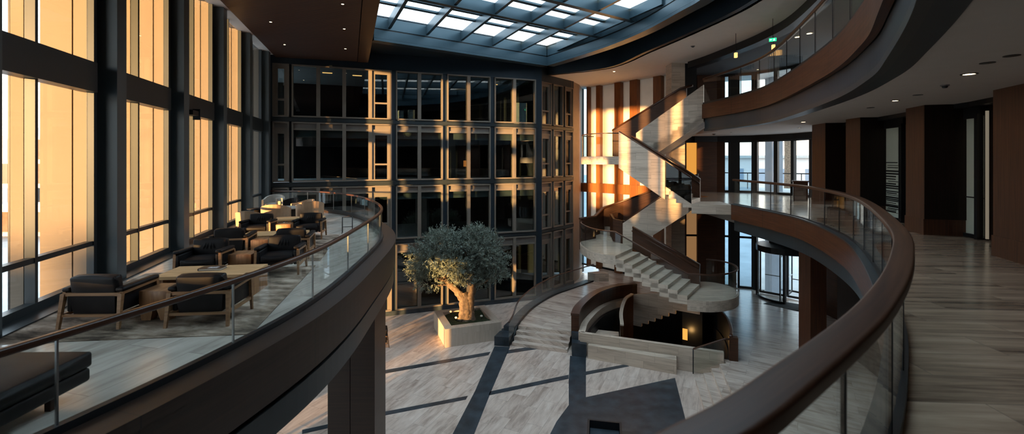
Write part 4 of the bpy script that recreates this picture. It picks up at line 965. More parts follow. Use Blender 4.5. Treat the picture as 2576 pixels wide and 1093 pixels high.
# ------------------------------------------------------------------ lounge furniture
def armchair():
    """local frame: front towards +y, feet on z = 0"""
    r = empty('armchair', cat='armchair')
    w, d = 0.90, 0.80; hw = w / 2
    for sx in (-1, 1):
        x = sx * (hw - 0.035)
        q = lambda cx, cy, h, z: [(cx - h, cy - h, z), (cx + h, cy - h, z), (cx + h, cy + h, z), (cx - h, cy + h, z)]
        MB().hexa(q(x + sx * 0.02, -d / 2 - 0.02, 0.02, 0.0), q(x, -d / 2 + 0.05, 0.03, 0.50)).build('leg', M['oak'], r)
        MB().hexa(q(x + sx * 0.015, d / 2 - 0.03, 0.018, 0.0), q(x, d / 2 - 0.06, 0.028, 0.52)).build('leg', M['oak'], r)
        MB().hexa([(x - 0.022, -d / 2 + 0.05, 0.485), (x + 0.022, -d / 2 + 0.05, 0.485), (x + 0.022, d / 2 - 0.03, 0.515), (x - 0.022, d / 2 - 0.03, 0.515)],
                  [(x - 0.022, -d / 2 + 0.05, 0.525), (x + 0.022, -d / 2 + 0.05, 0.525), (x + 0.022, d / 2 - 0.03, 0.555), (x - 0.022, d / 2 - 0.03, 0.555)]).build('arm_rail', M['oak'], r)
        MB().box(x - 0.018, x + 0.018, -d / 2 + 0.03, d / 2 - 0.05, 0.17, 0.215).build('side_rail', M['oak'], r)
        xi = sx * (hw - 0.085)
        MB().rbox(xi - 0.035, xi + 0.035, -d / 2 + 0.07, d / 2 - 0.03, 0.22, 0.53, 0.025).build('side_panel', M['leather'], r)
        T = Matrix.Translation((0, 0, 0)) @ Matrix.Rotation(0.035, 4, 'X')
        xp = sx * (hw - 0.06)
        MB().rbox(xp - 0.062, xp + 0.062, -d / 2 + 0.06, d / 2 - 0.005, 0.535, 0.60, 0.028, T).build('arm_pad', M['leather'], r)
    MB().box(-hw + 0.03, hw - 0.03, -d / 2 + 0.035, -d / 2 + 0.07, 0.465, 0.515).build('back_rail', M['oak'], r)
    MB().box(-hw + 0.04, hw - 0.04, -d / 2 + 0.0, -d / 2 + 0.04, 0.17, 0.205).build('stretcher', M['oak'], r)
    MB().hexa([(-hw + 0.15, -d / 2 + 0.08, 0.19), (hw - 0.15, -d / 2 + 0.08, 0.19), (hw - 0.15, d / 2 - 0.08, 0.22), (-hw + 0.15, d / 2 - 0.08, 0.22)],
              [(-hw + 0.11, -d / 2 + 0.03, 0.47), (hw - 0.11, -d / 2 + 0.03, 0.47), (hw - 0.11, d / 2 - 0.05, 0.33), (-hw + 0.11, d / 2 - 0.05, 0.33)]).build('shell', M['leather'], r)
    MB().rbox(-hw + 0.13, hw - 0.13, -d / 2 + 0.14, d / 2 - 0.02, 0.30, 0.43, 0.04, puff=0.025).build('seat_cushion', M['leather'], r)
    T = Matrix.Translation((0, -d / 2 + 0.15, 0.40)) @ Matrix.Rotation(0.13, 4, 'X')
    c = MB(); c.rbox(-hw + 0.12, hw - 0.12, -0.08, 0.085, 0.0, 0.355, 0.04, T, puff=0.018)
    bc = c.build('back_cushion', M['leather'], r)
    for k, x in enumerate((-0.09, -0.035, 0.03, 0.085)):       # pulled pleats in the leather
        MB().tube([T @ Vector((x * 1.3, 0.112, 0.13)), T @ Vector((x, 0.122, 0.2)), T @ Vector((x * 0.8, 0.112, 0.28))], [0.003, 0.011, 0.003], 6).build('pleat', M['leather'], bc)
    return r
def tub_chair(mat):
    r = empty('tub_chair', cat='armchair')
    for sx in (-1, 1):
        for y in (-0.27, 0.25): MB().tube([(sx * 0.27, y, 0), (sx * 0.25, y, 0.26)], [0.014, 0.02]).build('leg', M['wood_dark'], r)
    MB().rbox(-0.31, 0.31, -0.26, 0.32, 0.25, 0.44, 0.05, puff=0.02).build('seat', M[mat], r)
    path = [Vector((0.33 * math.cos(math.radians(a)) * (1.0), 0.02 + 0.34 * math.sin(math.radians(a)), 0)) for a in range(180, 361, 15)]
    path = [Vector((-0.34, 0.34, 0))] + path + [Vector((0.34, 0.34, 0))]
    n = len(path); b = MB(); vs = []
    for i, p in enumerate(path):
        k = math.sin(math.pi * i / (n - 1)); h = 0.60 + 0.17 * k ** 1.5; o = Vector((p.x, p.y - 0.02, 0)).normalized() * 0.075 if 0 < i < n - 1 else Vector((math.copysign(0.075, p.x), 0, 0))
        l = o * (0.6 * k); vs += [(p.x, p.y, 0.24), (p.x + o.x, p.y + o.y, 0.24), (p.x + o.x + l.x, p.y + o.y + l.y, h), (p.x + l.x, p.y + l.y, h)]
    fs = [(i * 4 + j, (i + 1) * 4 + j, (i + 1) * 4 + (j + 1) % 4, i * 4 + (j + 1) % 4) for i in range(n - 1) for j in range(4)] + [(0, 1, 2, 3), ((n - 1) * 4, (n - 1) * 4 + 1, (n - 1) * 4 + 2, (n - 1) * 4 + 3)]
    b.add(vs, fs).build('backrest', M[mat], r)
    return r
def coffee_table():
    r = empty('coffee_table', cat='table'); w, d, h = 1.6, 0.82, 0.43
    MB().box(-w / 2, w / 2, -d / 2, d / 2, h - 0.055, h).build('table_top', M['oak_pale'], r)
    MB().box(-w / 2 + 0.01, -w / 2 + 0.16, -d / 2 + 0.02, d / 2 - 0.02, 0.0, h - 0.055).build('leg_panel', M['oak_block'], r)
    MB().box(w / 2 - 0.20, w / 2 - 0.005, -d / 2 + 0.01, d / 2 - 0.01, 0.0, h - 0.055).build('leg_panel', M['oak_block'], r)
    MB().box(-w / 2 + 0.42, w / 2 - 0.4, -d / 2 + 0.18, d / 2 - 0.12, 0.0, h - 0.055).build('leg_panel', M['oak_block'], r)
    return r
def block_table():
    """a square oak block split by V-shaped cuts into four feet"""
    r = empty('side_table', cat='table'); s = 0.235; h = 0.46
    MB().rbox(-s, s, -s, s, 0.24, h, 0.006, seg=1).build('table_top', M['oak_block'], r)
    for sx in (-1, 1):
        for sy in (-1, 1):
            x1, y1 = sx * s, sy * s
            q0 = [(sx * 0.075, sy * 0.075), (x1 * 0.9, sy * 0.075), (x1 * 0.9, y1 * 0.9), (sx * 0.075, y1 * 0.9)]
            q1 = [(sx * 0.012, sy * 0.012), (x1, sy * 0.012), (x1, y1), (sx * 0.012, y1)]
            MB().hexa([(x, y, 0) for x, y in q0], [(x, y, 0.242) for x, y in q1]).build('leg', M['oak_block'], r)
    return r
ac = armchair()
g1, g2 = 'armchairs of the first seating group', 'armchairs of the second seating group'
chairs = [(-6.22, 7.12, 0.02, 'black leather armchair with its back turned, close to the tall window and first steel column', g1),
          (-4.72, 7.20, 0.10, 'black leather armchair with its back turned, nearest the glass railing on the first rug', g1),
          (-6.54, 9.75, math.pi + 0.20, 'black leather armchair facing the coffee table with the book, window side', g1),
          (-5.12, 10.15, math.pi + 0.22, 'black leather armchair facing the coffee table with the book, railing side', g1),
          (-7.15, 11.75, 0.22, 'brown-black armchair with its back turned, behind the window side chair of the first group', g2),
          (-5.60, 11.75, 0.22, 'brown-black armchair with its back turned, beside the gap between the two rugs', g2),
          (-7.95, 14.35, math.pi + 0.20, 'black leather armchair facing the second coffee table, next to the windows', g2),
          (-6.45, 14.55, math.pi + 0.22, 'black leather armchair facing the second coffee table, next to the curved railing', g2)]
for i, (x, y, a, l, g) in enumerate(chairs):
    o = ac if i == 0 else copy_tree(ac); place(o, x, y, ZL + 0.012, a, l, g)
o = copy_tree(ac); place(o, -6.02, 20.7, 0.0, math.pi * 0.6, 'dark armchair with oak legs on the ground floor, half hidden by the timber column', None)
del o['label']; o['label'] = 'dark armchair with oak legs on the ground floor, half hidden by the timber column'
if 'group' in o: del o['group']
ct = coffee_table(); place(ct, -5.55, 8.50, ZL + 0.012, 0.14, 'long pale oak coffee table with a black book on it', 'oak coffee tables')
c2 = copy_tree(ct); place(c2, -6.62, 12.8, ZL + 0.012, 0.2, 'pale oak coffee table of the second seating group, nothing on it')
c3 = copy_tree(ct); place(c3, -7.55, 16.3, ZL, 0.3, 'oak coffee table beyond the second group, in front of the tan chairs')
bt = block_table(); place(bt, -5.52, 7.28, ZL + 0.012, 0.03, 'split oak block side table between the two armchairs seen from behind', 'oak block side tables')
for x, y, a, l in ((-5.84, 9.98, 0.12, 'split oak block side table between the chairs that face the book table'),
                   (-6.38, 11.75, 0.2, 'split oak block side table between the two brown-black chairs of the second group'),
                   (-7.2, 14.5, 0.2, 'split oak block side table between the two chairs facing the second coffee table')):
    place(copy_tree(bt), x, y, ZL + 0.012, a, l)
bk = empty('book', (-5.62, 8.58, ZL + 0.012 + 0.43), 0.12, 'black hardback book with pale cover print lying on the coffee table', 'book')
MB().box(-0.2, 0.2, -0.12, 0.12, 0.0, 0.006).box(-0.2, 0.2, -0.12, 0.12, 0.034, 0.04).box(-0.2, -0.19, -0.12, 0.12, 0.006, 0.034).build('cover', M['paper'], bk)
MB().box(-0.188, 0.192, -0.113, 0.113, 0.0062, 0.0338).build('pages', M['page'], bk)
MB().box(-0.05, 0.12, -0.1, 0.02, 0.0402, 0.0412).build('cover_print', M['print'], bk)
def rug(pts, label):
    MB().prism(pts, ZL + 0.001, ZL + 0.012).build('rug', M['rug'], label=label, cat='rug', group='lounge rugs')
rug([V2(-7.15, 6.15), V2(-3.72, 6.52), V2(-4.62, 10.75), V2(-8.0, 10.0)], 'mottled taupe rug under the seating group with the book table')
rug([V2(-8.2, 11.2), V2(-4.72, 11.25), V2(-5.75, 15.3), V2(-9.1, 15.0)], 'mottled taupe rug under the second seating group')
# daybed close to the railing
db = empty('daybed', (-4.95, 3.95, ZL), 0.02, 'black leather daybed bench close behind the railing, cropped by the picture edge', 'bench')
MB().rbox(-0.5, 0.5, -1.1, 0.92, 0.30, 0.46, 0.05, puff=0.02).build('seat_cushion', M['leather'], db)
MB().rbox(-0.49, 0.49, -1.09, 0.91, 0.15, 0.295, 0.035).build('base', M['leather'], db)
for sx in (-1, 1):
    for y in (-0.85, 0.6): MB().box(sx * 0.36 - 0.03, sx * 0.36 + 0.03, y - 0.03, y + 0.03, 0.0, 0.15).build('leg', M['wood_dark'], db)
# the far group of tan chairs round a low table
tc = tub_chair('tan_fabric')
tubs = [(-8.75, 16.9, 0.3, 'tan_fabric', 'tan upholstered tub chair turned to the window, in front of the lit lantern', 1.15),
        (-7.85, 17.8, 0.5, 'tan_fabric', 'tan tub chair with dark top edge, just behind the railing side leather chair', 1.2),
        (-9.05, 15.75, 0.2, 'tan_fabric', 'low tan tub chair tucked behind the window side leather chair', 1.0),
        (-9.0, 19.75, 2.6, 'tan_fabric', 'tan tub chair on the far side of the round table by the curved glass', 1.0)]
for i, (x, y, a, m, l, s) in enumerate(tubs):
    o = tc if i == 0 else copy_tree(tc); place(o, x, y, ZL, a, l, 'tan tub chairs'); o.scale = (s, s, s)
o = tub_chair('grey_fabric'); place(o, -10.9, 20.95, ZL, 3.4, 'light grey tub chair at the far end beside the last window'); o.scale = (1.05, 1.05, 1.15)
o = tub_chair('leather'); place(o, -9.9, 20.3, ZL, 3.0, 'black tub chair between the light grey chair and the round table')
rt = empty('round_table', (-9.25, 18.7, ZL), 0, 'round white topped low table with dark drum base among the tan chairs', 'table')
MB().lathe([(0.0, 0.50), (0.56, 0.50), (0.58, 0.53), (0.56, 0.56), (0.0, 0.56)], 28).build('table_top', M['concrete'], rt)
MB().lathe([(0.0, 0.0), (0.42, 0.0), (0.42, 0.5), (0.0, 0.5)], 24, smooth=False).build('base', M['leather'], rt)
ln_ = empty('lantern', (-9.6, 18.85, ZL + 0.56), 0.4, 'small lit box lantern standing on the round table', 'lantern')
MB().box(-0.13, 0.13, -0.13, 0.13, 0.0, 0.03).box(-0.13, 0.13, -0.13, 0.13, 0.33, 0.36).build('case', M['concrete'], ln_)
for sx in (-1, 1):
    for sy in (-1, 1): MB().box(sx * 0.11 - 0.02, sx * 0.11 + 0.02, sy * 0.11 - 0.02, sy * 0.11 + 0.02, 0.03, 0.33).build('post', M['concrete'], ln_)
MB().lathe([(0.0, 0.03), (0.05, 0.03), (0.05, 0.22), (0.0, 0.22)], 12).build('candle', M['lamp_soft'], ln_)
dt = empty('low_table', (-10.25, 18.4, ZL), 0.2, 'low black oval table beside the last window column', 'table')
MB().lathe([(0.0, 0.5), (0.36, 0.5), (0.38, 0.53), (0.0, 0.56)], 24).build('table_top', M['leather'], dt)
MB().lathe([(0.0, 0.0), (0.3, 0.0), (0.12, 0.06), (0.12, 0.5), (0.0, 0.5)], 16).build('base', M['leather'], dt)
fr = empty('magazine_rack', (-5.6, 15.55, ZL), 0.3, 'thin black wire magazine rack beside the railing side armchair', 'rack')
for x in (-0.16, 0.16):
    MB().tube([(x, -0.14, 0.0), (x, -0.1, 0.55), (x, 0.1, 0.55), (x, 0.14, 0.0)], 0.012, 6).build('side_frame', M['steel_black'], fr)
MB().tube([(-0.16, -0.1, 0.55), (0.16, -0.1, 0.55)], 0.01, 6).build('rail', M['steel_black'], fr)
MB().tube([(-0.16, 0.1, 0.2), (0.16, 0.1, 0.2)], 0.01, 6).build('rail', M['steel_black'], fr)

# ------------------------------------------------------------------ olive tree in its planter
pc = V2(-2.2, 22.1); pr = math.radians(20.5)
pt = empty('planter', (pc.x, pc.y, 0), pr, 'square pale travertine planter box under the olive tree', 'planter')
h = 1.33
MB().prism([(-h, -h), (h, -h), (h, h), (-h, h)], 0.0, 0.82, [[(-h + 0.36, -h + 0.36), (h - 0.36, -h + 0.36), (h - 0.36, h - 0.36), (-h + 0.36, h - 0.36)]]).build('box', M['planter_stone'], pt)
so = MB(); n = 26; vs = []
for i in range(n):
    for j in range(n):
        x = -h + 0.365 + (2 * h - 0.73) * i / (n - 1); y = -h + 0.365 + (2 * h - 0.73) * j / (n - 1)
        vs.append((x, y, 0.70 + 0.05 * math.sin(x * 5) * math.cos(y * 4) + R.uniform(-0.02, 0.02)))
so.add(vs, [(i * n + j, (i + 1) * n + j, (i + 1) * n + j + 1, i * n + j + 1) for i in range(n - 1) for j in range(n - 1)], None, True)
sm = so.build('moss', M['soil'], None, 'stuff', 'dark green moss filling the travertine planter', 'moss'); sm.location = (pc.x, pc.y, 0); sm.rotation_euler = (0, 0, pr)
for k, (px, py) in enumerate(((1123.5, 786), (1140, 806), (1201.5, 775), (1221.7, 801))):
    p = PZ(px, py, 0.76); p = Vector((pc.x, pc.y, 0)).lerp(p, 0.78)
    gl = empty('uplight', (p.x, p.y, 0.70), 0, ('small white globe light in the moss, at the planter corner near the facade', 'small white globe light in the moss, at the corner nearest the lounge', 'small white globe light in the moss, behind the trunk', 'small white globe light in the moss, toward the stone steps')[k], 'light', 'globe lights in the planter')
    MB().lathe([(0.0, 0.10), (0.05, 0.115), (0.07, 0.15), (0.05, 0.19), (0.0, 0.205)], 12).build('globe', M['pebble'], gl)
    MB().tube([(0, 0, 0.0), (0, 0, 0.11)], 0.015, 6).build('stem', M['steel_black'], gl)
tr = empty('olive_tree', (pc.x, pc.y, 0.66), 0, 'olive tree with gnarled forked trunk and dense grey-green crown', 'tree')
RT = random.Random(21)
def limb(pts, r0, r1, seg=12, wob=0.03):
    pts = resample(smooth_path([tuple(p) for p in pts], step=0.1), 0.1); n = len(pts)
    rad = [(r0 + (r1 - r0) * (i / (n - 1)) ** 0.8) * (1 + RT.uniform(-0.08, 0.08)) for i in range(n)]
    return [p + Vector((RT.uniform(-wob, wob), RT.uniform(-wob, wob), 0)) for p in pts], rad
tb = MB()
for pts, r0, r1 in (([(-0.1, 0.05, -0.1), (-0.12, 0.0, 0.5), (-0.2, 0.0, 1.0), (-0.55, 0.05, 1.45), (-0.95, 0.0, 1.85), (-1.2, 0.1, 2.4)], 0.30, 0.10),
                    ([(0.12, -0.05, -0.1), (0.14, 0.0, 0.5), (0.18, 0.02, 1.0), (0.30, 0.0, 1.4), (0.42, 0.1, 2.0), (0.6, 0.1, 2.6)], 0.29, 0.10),
                    ([(0.0, -0.15, -0.1), (0.02, -0.12, 0.5), (0.0, -0.05, 1.0), (-0.08, 0.0, 1.3)], 0.24, 0.14),
                    ([(-0.35, -0.25, -0.02), (-0.22, -0.12, 0.2), (-0.12, 0, 0.6)], 0.13, 0.2), ([(0.4, -0.2, -0.02), (0.25, -0.1, 0.2), (0.14, 0, 0.6)], 0.12, 0.2),
                    ([(0.3, 0.3, -0.02), (0.2, 0.15, 0.25), (0.1, 0.05, 0.6)], 0.12, 0.2), ([(-0.3, 0.3, -0.02), (-0.2, 0.15, 0.25), (-0.1, 0.05, 0.6)], 0.12, 0.2)):
    p, r = limb(pts, r0, r1); tb.tube(p, r, 12)
tb.build('trunk', M['bark'], tr)
tips = []
for a, b, c in (((-0.95, 0, 1.85), (-1.6, -0.3, 2.2), (-2.0, -0.2, 2.5)), ((-1.1, 0.1, 2.2), (-1.2, -0.4, 2.9), (-1.3, -0.5, 3.5)), ((-0.6, 0.05, 1.5), (-0.4, 0.3, 2.3), (-0.4, 0.4, 3.3)),
                ((0.42, 0.1, 2.0), (0.2, -0.4, 2.7), (0.0, -0.6, 3.4)), ((0.5, 0.1, 2.3), (0.8, 0.1, 3.1), (0.9, 0.1, 3.8)), ((0.4, 0.1, 1.8), (1.0, 0.2, 2.3), (1.8, 0.2, 2.7)), ((0.42, 0.1, 1.6), (0.9, -0.3, 1.9), (1.3, -0.5, 2.2)), ((-0.8, 0, 1.7), (-1.2, -0.3, 1.75), (-1.5, -0.4, 1.7))):
    p, r = limb([a, b, c], 0.085, 0.025, wob=0.02); MB().tube(p, r, 8).build('branch', M['bark'], tr)
lobes = [((-1.45, 0.0, 2.75), 0.95), ((-0.7, -0.3, 3.25), 1.05), ((0.2, 0.2, 3.1), 1.05), ((0.9, -0.1, 3.35), 1.05), ((1.5, 0.1, 2.7), 0.85), ((0.8, 0.3, 2.4), 0.85), ((-0.3, 0.3, 2.5), 0.95),
         ((-1.35, -0.3, 1.85), 0.55), ((-1.9, -0.1, 2.35), 0.5), ((1.85, 0, 2.2), 0.5), ((-0.9, 0.4, 3.6), 0.7), ((0.9, 0.2, 3.75), 0.72), ((-0.05, -0.5, 2.7), 0.75), ((1.2, -0.3, 2.0), 0.5), ((0.35, -0.4, 2.15), 0.5)]
lv = []; lf_ = []
def sprig(c, d, L_):
    n = 9; side = d.orthogonal().normalized(); up = d.cross(side)
    for k in range(n):
        t = k / n; p = c + d * (L_ * t)
        ang = k * 2.4; o = (side * math.cos(ang) + up * math.sin(ang)); ld = (d * 0.8 + o * 0.75).normalized(); wd_ = ld.cross(Vector((RT.uniform(-1, 1), RT.uniform(-1, 1), RT.uniform(-1, 1)))).normalized()
        ll = RT.uniform(0.09, 0.15); lw = ll * 0.17; i = len(lv)
        lv.extend([p, p + ld * ll * 0.5 + wd_ * lw, p + ld * ll, p + ld * ll * 0.5 - wd_ * lw]); lf_.append((i, i + 1, i + 2, i + 3))
for c, rr in lobes:
    c = Vector((c[0] - 0.42, c[1], c[2] + 0.12))
    for k in range(int(430 * rr * rr)):
        d = Vector((RT.gauss(0, 1), RT.gauss(0, 1), RT.gauss(0, 1))).normalized()
        rad = rr * (RT.uniform(0.25, 1.0) ** 0.5) * (1 + 0.16 * math.sin(7 * d.x + 5 * d.z) * math.cos(6 * d.y))
        q = c + Vector((d.x, d.y, d.z * 0.9)) * rad
        dd = (d + Vector((RT.uniform(-0.5, 0.5), RT.uniform(-0.5, 0.5), RT.uniform(-0.1, 0.8)))).normalized()
        sprig(q, dd, RT.uniform(0.16, 0.34))
MB().add(lv, lf_).build('foliage', M['leaf'], tr)

# ------------------------------------------------------------------ ceiling fittings, signs and small objects
def downlight(px, py, z, r, mat, label, group, name='downlight'):
    p = PZ(px, py, z); o = empty(name, (p.x, p.y, z), 0, label, 'light', group)
    MB().lathe([(r * 0.82, -0.012), (r * 1.15, -0.012), (r * 1.15, 0.0), (r * 0.82, 0.0)], 20, smooth=False, ring=True).build('trim_ring', M['steel'], o)
    MB().lathe([(0.0, -0.006), (r * 0.8, -0.006), (r * 0.8, -0.001), (0.0, -0.001)], 20, smooth=False).build('lens', M[mat], o)
for px, py in ((862, 10), (681, 55), (866, 72.5), (716, 112), (869, 122.5)):
    downlight(px, py, 13.5, 0.055, 'lamp', 'tiny recessed spotlight in the timber slat ceiling', 'spotlights in the slat ceiling')
downlight(2438, 186, ZCEIL, 0.10, 'lamp', 'recessed downlight lit warm, first from the picture edge over the balcony walk', 'balcony downlights')
downlight(2252, 253, ZCEIL, 0.08, 'lamp', 'recessed downlight lit warm, above the frosted striped door', 'balcony downlights')
downlight(2021, 307, ZCEIL, 0.10, 'lamp', 'recessed downlight lit warm, in front of the rear window of the balcony', 'balcony downlights')
downlight(2011, 322, ZCEIL, 0.07, 'lamp', 'small recessed downlight close to the rear window head of the balcony', 'balcony downlights')
downlight(1839, 333.5, ZCEIL, 0.05, 'lamp', 'tiny recessed downlight near the camera dome under the gallery edge', 'balcony downlights')
downlight(1545, 180, ZS, 0.09, 'lamp', 'recessed downlight in the orange lit soffit above the screen wall', 'soffit downlights')
downlight(2036, 84, ZS - 0.06, 0.12, 'lamp', 'warm ceiling light over the top gallery, nearer the railing bend', 'gallery ceiling lights')
downlight(2006, 93, ZS - 0.06, 0.12, 'lamp', 'warm ceiling light over the top gallery, further from the railing bend', 'gallery ceiling lights')
def smoke(px, py, z, r, label):
    p = PZ(px, py, z); o = empty('smoke_detector', (p.x, p.y, z), 0, label, 'detector')
    MB().lathe([(0.0, -0.02), (r, -0.02), (r, 0.0), (0.0, 0.0)], 18, smooth=False).build('base', M['plaster_dim'], o)
    MB().lathe([(0.0, -0.065), (r * 0.5, -0.06), (r * 0.7, -0.03), (r * 0.7, -0.021), (0.0, -0.021)], 18).build('head', M['steel'], o)
smoke(2377, 214, ZCEIL, 0.07, 'grey smoke detector on the balcony ceiling between the two nearer downlights')
smoke(1796, 337, ZCEIL, 0.11, 'pale dome camera under the gallery edge beside the stairs')
smoke(1743, 116, ZS, 0.10, 'round white detector on the soffit near the stone pier')
for px, py, l in ((2309, 239, 'oval ceiling speaker grille just past the smoke detector'), (2484, 158, 'dark ceiling grille above the glass door with the blue tint'), (2545, 140, 'dark round ceiling grille nearest the picture edge'), (2190, 271, 'small dark ceiling grille above the far pilasters')):
    p = PZ(px, py, ZCEIL)
    MB().lathe([(0.0, -0.008), (0.09, -0.008), (0.09, 0.0), (0.0, 0.0)], 18, (p.x, p.y, ZCEIL), False).build('ceiling_grille', M['steel'], label=l, cat='grille', group='balcony ceiling grilles')
ex = PD(1944, 100, 17.0)
es = empty('exit_sign', (ex.x, ex.y, ex.z), math.radians(-30), 'small green lit exit sign hanging under the top gallery ceiling', 'exit sign')
es.scale = (0.75, 0.75, 0.75)
MB().box(-0.16, 0.16, -0.02, 0.02, -0.08, 0.08).build('panel', M['exit'], es)
MB().box(-0.10, -0.03, -0.026, -0.021, -0.01, 0.01).add([(-0.10, -0.025, -0.035), (-0.10, -0.025, 0.035), (-0.14, -0.025, 0.0)], [(0, 1, 2)]).build('arrow', M['exit_white'], es)
MB().box(0.055, 0.075, -0.026, -0.021, 0.035, 0.055).box(0.04, 0.07, -0.026, -0.021, -0.015, 0.03).box(0.02, 0.045, -0.026, -0.021, -0.055, -0.01).box(0.06, 0.09, -0.026, -0.021, -0.05, -0.01).build('pictogram', M['exit_white'], es)
MB().box(-0.01, 0.01, -0.01, 0.01, 0.08, (ZS - 0.05 - ex.z) / 0.75).build('stem', M['steel_black'], es)
for k, (px, py, d) in enumerate(((1851, 139, 19.0), (1945.5, 119, 18.5))):
    p = PD(px, py, d)
    po = empty('pendant_light', (p.x, p.y, p.z), 0, ('small box pendant lamp over the top gallery, left of the exit sign', 'small box pendant lamp directly below the exit sign')[k], 'lamp')
    MB().box(-0.05, 0.05, -0.05, 0.05, -0.10, 0.10).build('lamp_shade', M['lamp_soft'], po)
    MB().box(-0.008, 0.008, -0.008, 0.008, 0.10, ZS - 0.05 - p.z).build('stem', M['steel_black'], po)
# console on the balcony, low kiosk on the ground floor
MB().box(-0.3, 0.3, -0.25, 0.25, 0.0, 0.92).build('body', M['wood_dark'], empty('console', (14.0, 22.2, ZR), -0.5, 'dark timber console cabinet before the rear balcony window', 'cabinet'))
MB().box(-0.34, 0.34, -0.29, 0.29, 0.925, 0.98).build('top', M['wood_panel'], bpy.data.objects['console'])
kk = empty('kiosk', (2.5, 12.35, 0), -0.19, 'black box kiosk with recessed top standing on the dark stone inlay', 'kiosk')
MB().prism([(-0.47, -0.62), (0.47, -0.62), (0.47, 0.62), (-0.47, 0.62)], 0.007, 1.0, [[(-0.41, -0.56), (0.41, -0.56), (0.41, 0.56), (-0.41, 0.56)]]).build('body', M['steel_black'], kk)
MB().box(-0.40, 0.40, -0.55, 0.55, 0.75, 0.79).build('recessed_top', M['dark_stone'], kk)
MB().box(0.48, 0.78, -0.5, 0.45, 0.007, 0.86).build('side_box', M['steel'], kk)
# a lamp glowing in an office behind the facade
lp = TA @ Vector((sA(1196), -2.2, 0)); oz = 7.22
fl = empty('floor_lamp', (lp.x, lp.y, oz), 0, 'lamp with glowing orange shade in the office behind the facade', 'lamp')
MB().lathe([(0.0, 0.0), (0.15, 0.0), (0.15, 0.02), (0.0, 0.02)], 16).build('base', M['steel_black'], fl)
MB().tube([(0, 0, 0.02), (0, 0, 0.75)], 0.012, 6).build('pole', M['steel_black'], fl)
MB().lathe([(0.0, 0.75), (0.17, 0.75), (0.17, 1.12), (0.0, 1.12)], 18).build('lamp_shade', M['shade'], fl)
for k, (px, z) in enumerate(((820, 13.12), (900, 13.12), (1270, 13.12))):
    p = TA @ Vector((sA(px), -1.6 - 0.3 * (k % 3), 0)); o = empty('office_light', (p.x, p.y, z + 0.06), 0.34, 'small warm ceiling light inside an office behind the facade glass', 'light', 'office ceiling lights')
    MB().box(-0.25, 0.25, -0.06, 0.06, -0.03, 0.0).build('diffuser', M['lamp_soft'], o)

# ------------------------------------------------------------------ outside
nb = V2(-7, 4) - V2(0.5, 0.866) * 42; nx = V2(0.866, -0.5)
MB().prism([nb + nx * 10, nb - nx * 4.0, nb - nx * 4.0 - V2(4, 7), nb + nx * 10 - V2(4, 7)], -0.3, 9.6).build('added_sun_blocker', M['concrete'], kind='structure')  # added block out of view, shades the lounge and lower stairs
MB().prism([nb - nx * 11.6, nb - nx * 34, nb - nx * 34 - V2(5, 9), nb - nx * 11.6 - V2(5, 9)], -0.3, 24).build('added_sun_blocker', M['concrete'], kind='structure')  # second added block out of view, keeps sun off the far-left facade
MB().prism([V2(-260, -260), V2(260, -260), V2(260, 260), V2(-260, 260)], -0.5, -0.32, [[V2(2.6, 17.1), V2(10.4, 17.1), V2(10.4, 25.4), V2(2.6, 25.4)]]).build('ground_street', M['street'], kind='structure')
ob = empty('office_building', (-62, 52, -0.32), 0.0, 'pale office block with window grid across the street beyond the tall glass wall', 'building')
MB().box(-30, 14.5, 0, 16, 0.0, 11.4).build('wall', M['concrete'], ob)
for f in range(4):
    for c in range(26):
        x = -10 + c * 0.93
        m = R.choice(['glass_dark', 'steel', 'bluewall', 'room_grey', 'concrete', 'brickred', 'steel'])
        MB().box(x, x + 0.8, -0.12, -0.02, 0.5 + f * 2.75, 2.75 + f * 2.75).build('window', M[m], ob)
MB().box(-30, 15, -3.0, -0.15, 3.1, 3.9).build('canopy', M['plaster'], ob)
MB().box(4, 5, 2, 3, 11.4, 12.6).build('chimney', M['concrete'], ob)
fb_ = empty('low_building', (55, 82, -0.32), -0.5, 'pale low building far beyond the rear balcony window', 'building')
MB().box(-16, 22, 0, 14, 0, 9.0).build('wall', M['plaster'], fb_)
MB().box(-16.4, 22.4, -0.5, 14.5, 9.0, 9.5).build('roof', M['concrete'], fb_)
for c in range(9): MB().box(-14 + c * 4, -12 + c * 4, -0.1, -0.01, 4.5, 7.0).build('window', M['bluewall'], fb_)
pm_ = empty('palm_tree', (27.4, 45.5, -0.32), 0, 'tall bare palm trunk outside the rear balcony window', 'tree')
MB().tube([(0, 0, 0), (0.1, 0, 8), (0.0, 0, 17), (0.1, 0, 23)], [0.42, 0.34, 0.3, 0.28], 10).build('trunk', M['bark'], pm_)
fr_ = MB()
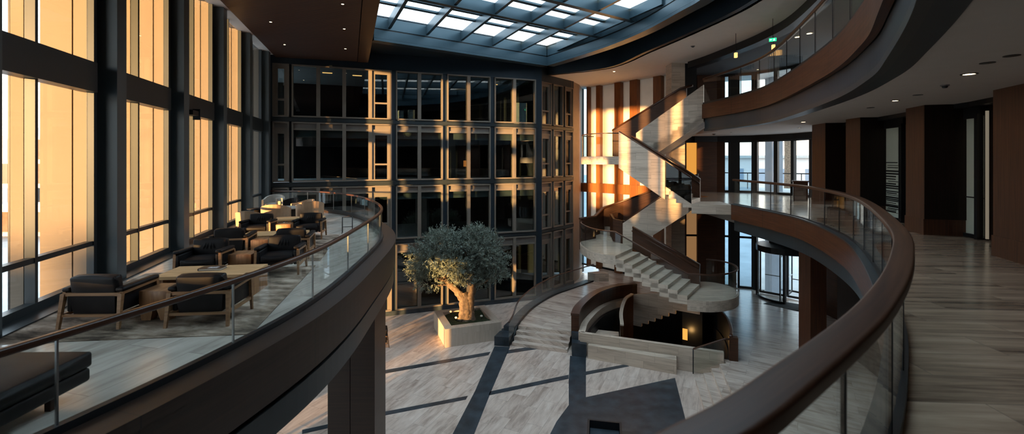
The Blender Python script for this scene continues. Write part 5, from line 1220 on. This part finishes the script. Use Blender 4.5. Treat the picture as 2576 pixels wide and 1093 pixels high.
for k in range(14):
    a = k * 0.9; pts = [Vector((0.1 + math.cos(a) * t * 2.6, math.sin(a) * t * 2.6, 23 + 1.2 * t - 1.9 * t * t)) for t in (0, 0.3, 0.6, 0.9, 1.2)]
    fr_.sweep(pts, [(-0.3, 0), (0.0, 0.08), (0.3, 0), (0.0, 0.05)])
fr_.build('crown', M['leaf'], pm_)
MB().box(16.6, 17.3, 29.2, 30.0, -0.3, 16).build('outer_pier', M['bluewall'], kind='structure')
tg = empty('terrace_railing', label='thin dark rail of the outdoor terrace beyond the rear balcony window', cat='railing')
MB().prism([V2(14, 30.5), V2(24, 24.5), V2(26, 28), V2(16, 35)], ZR - 0.6, ZR - 0.05).build('terrace', M['street'], kind='structure')
MB().seg(V2(15.2, 33), V2(25, 27.5), -0.03, 0.03, ZR + 1.02, ZR + 1.09).build('rail', M['steel_black'], tg)
for k in range(8):
    p = V2(15.2, 33).lerp(V2(25, 27.5), k / 7); MB().box(p.x - 0.02, p.x + 0.02, p.y - 0.02, p.y + 0.02, ZR - 0.05, ZR + 1.02).build('post', M['steel_black'], tg)

q = wp(6.65, 0.17)
sb = empty('sensor_box', (q.x, q.y, 9.78), math.atan2(WU.y, WU.x), 'small black sensor box fixed to the spandrel of the third tall window', 'sensor')
MB().box(-0.24, 0.24, -0.16, 0.0, -0.09, 0.05).build('case', M['steel_black'], sb)
MB().box(0.22, 0.25, -0.19, 0.0, -0.20, 0.12).build('bracket', M['steel'], sb)

for px, w_, h_, l in ((1012, 0.28, 0.62, 'low pale cabinet behind the top row facade glass, next to the dark bay post'), (1040, 0.34, 0.68, 'low pale cabinet behind the top row facade glass, beside a mullion'),
                      (1322, 0.7, 1.35, 'tall pale cupboard behind the top row facade glass, in the bay before the corner')):
    p = TA @ Vector((sA(px), -0.9, 0)); o = empty('cabinet', (p.x, p.y, 10.52), math.atan2(FAU.y, FAU.x), l, 'cabinet')
    MB().box(-w_ / 2, w_ / 2, -0.25, 0.2, 0.0, h_).build('body', M['concrete'], o)
    MB().box(-w_ / 2 + 0.02, -0.01, -0.27, -0.252, 0.05, h_ - 0.03).build('door', M['concrete'], o)
    MB().box(0.01, w_ / 2 - 0.02, -0.27, -0.252, 0.05, h_ - 0.03).build('door', M['concrete'], o)
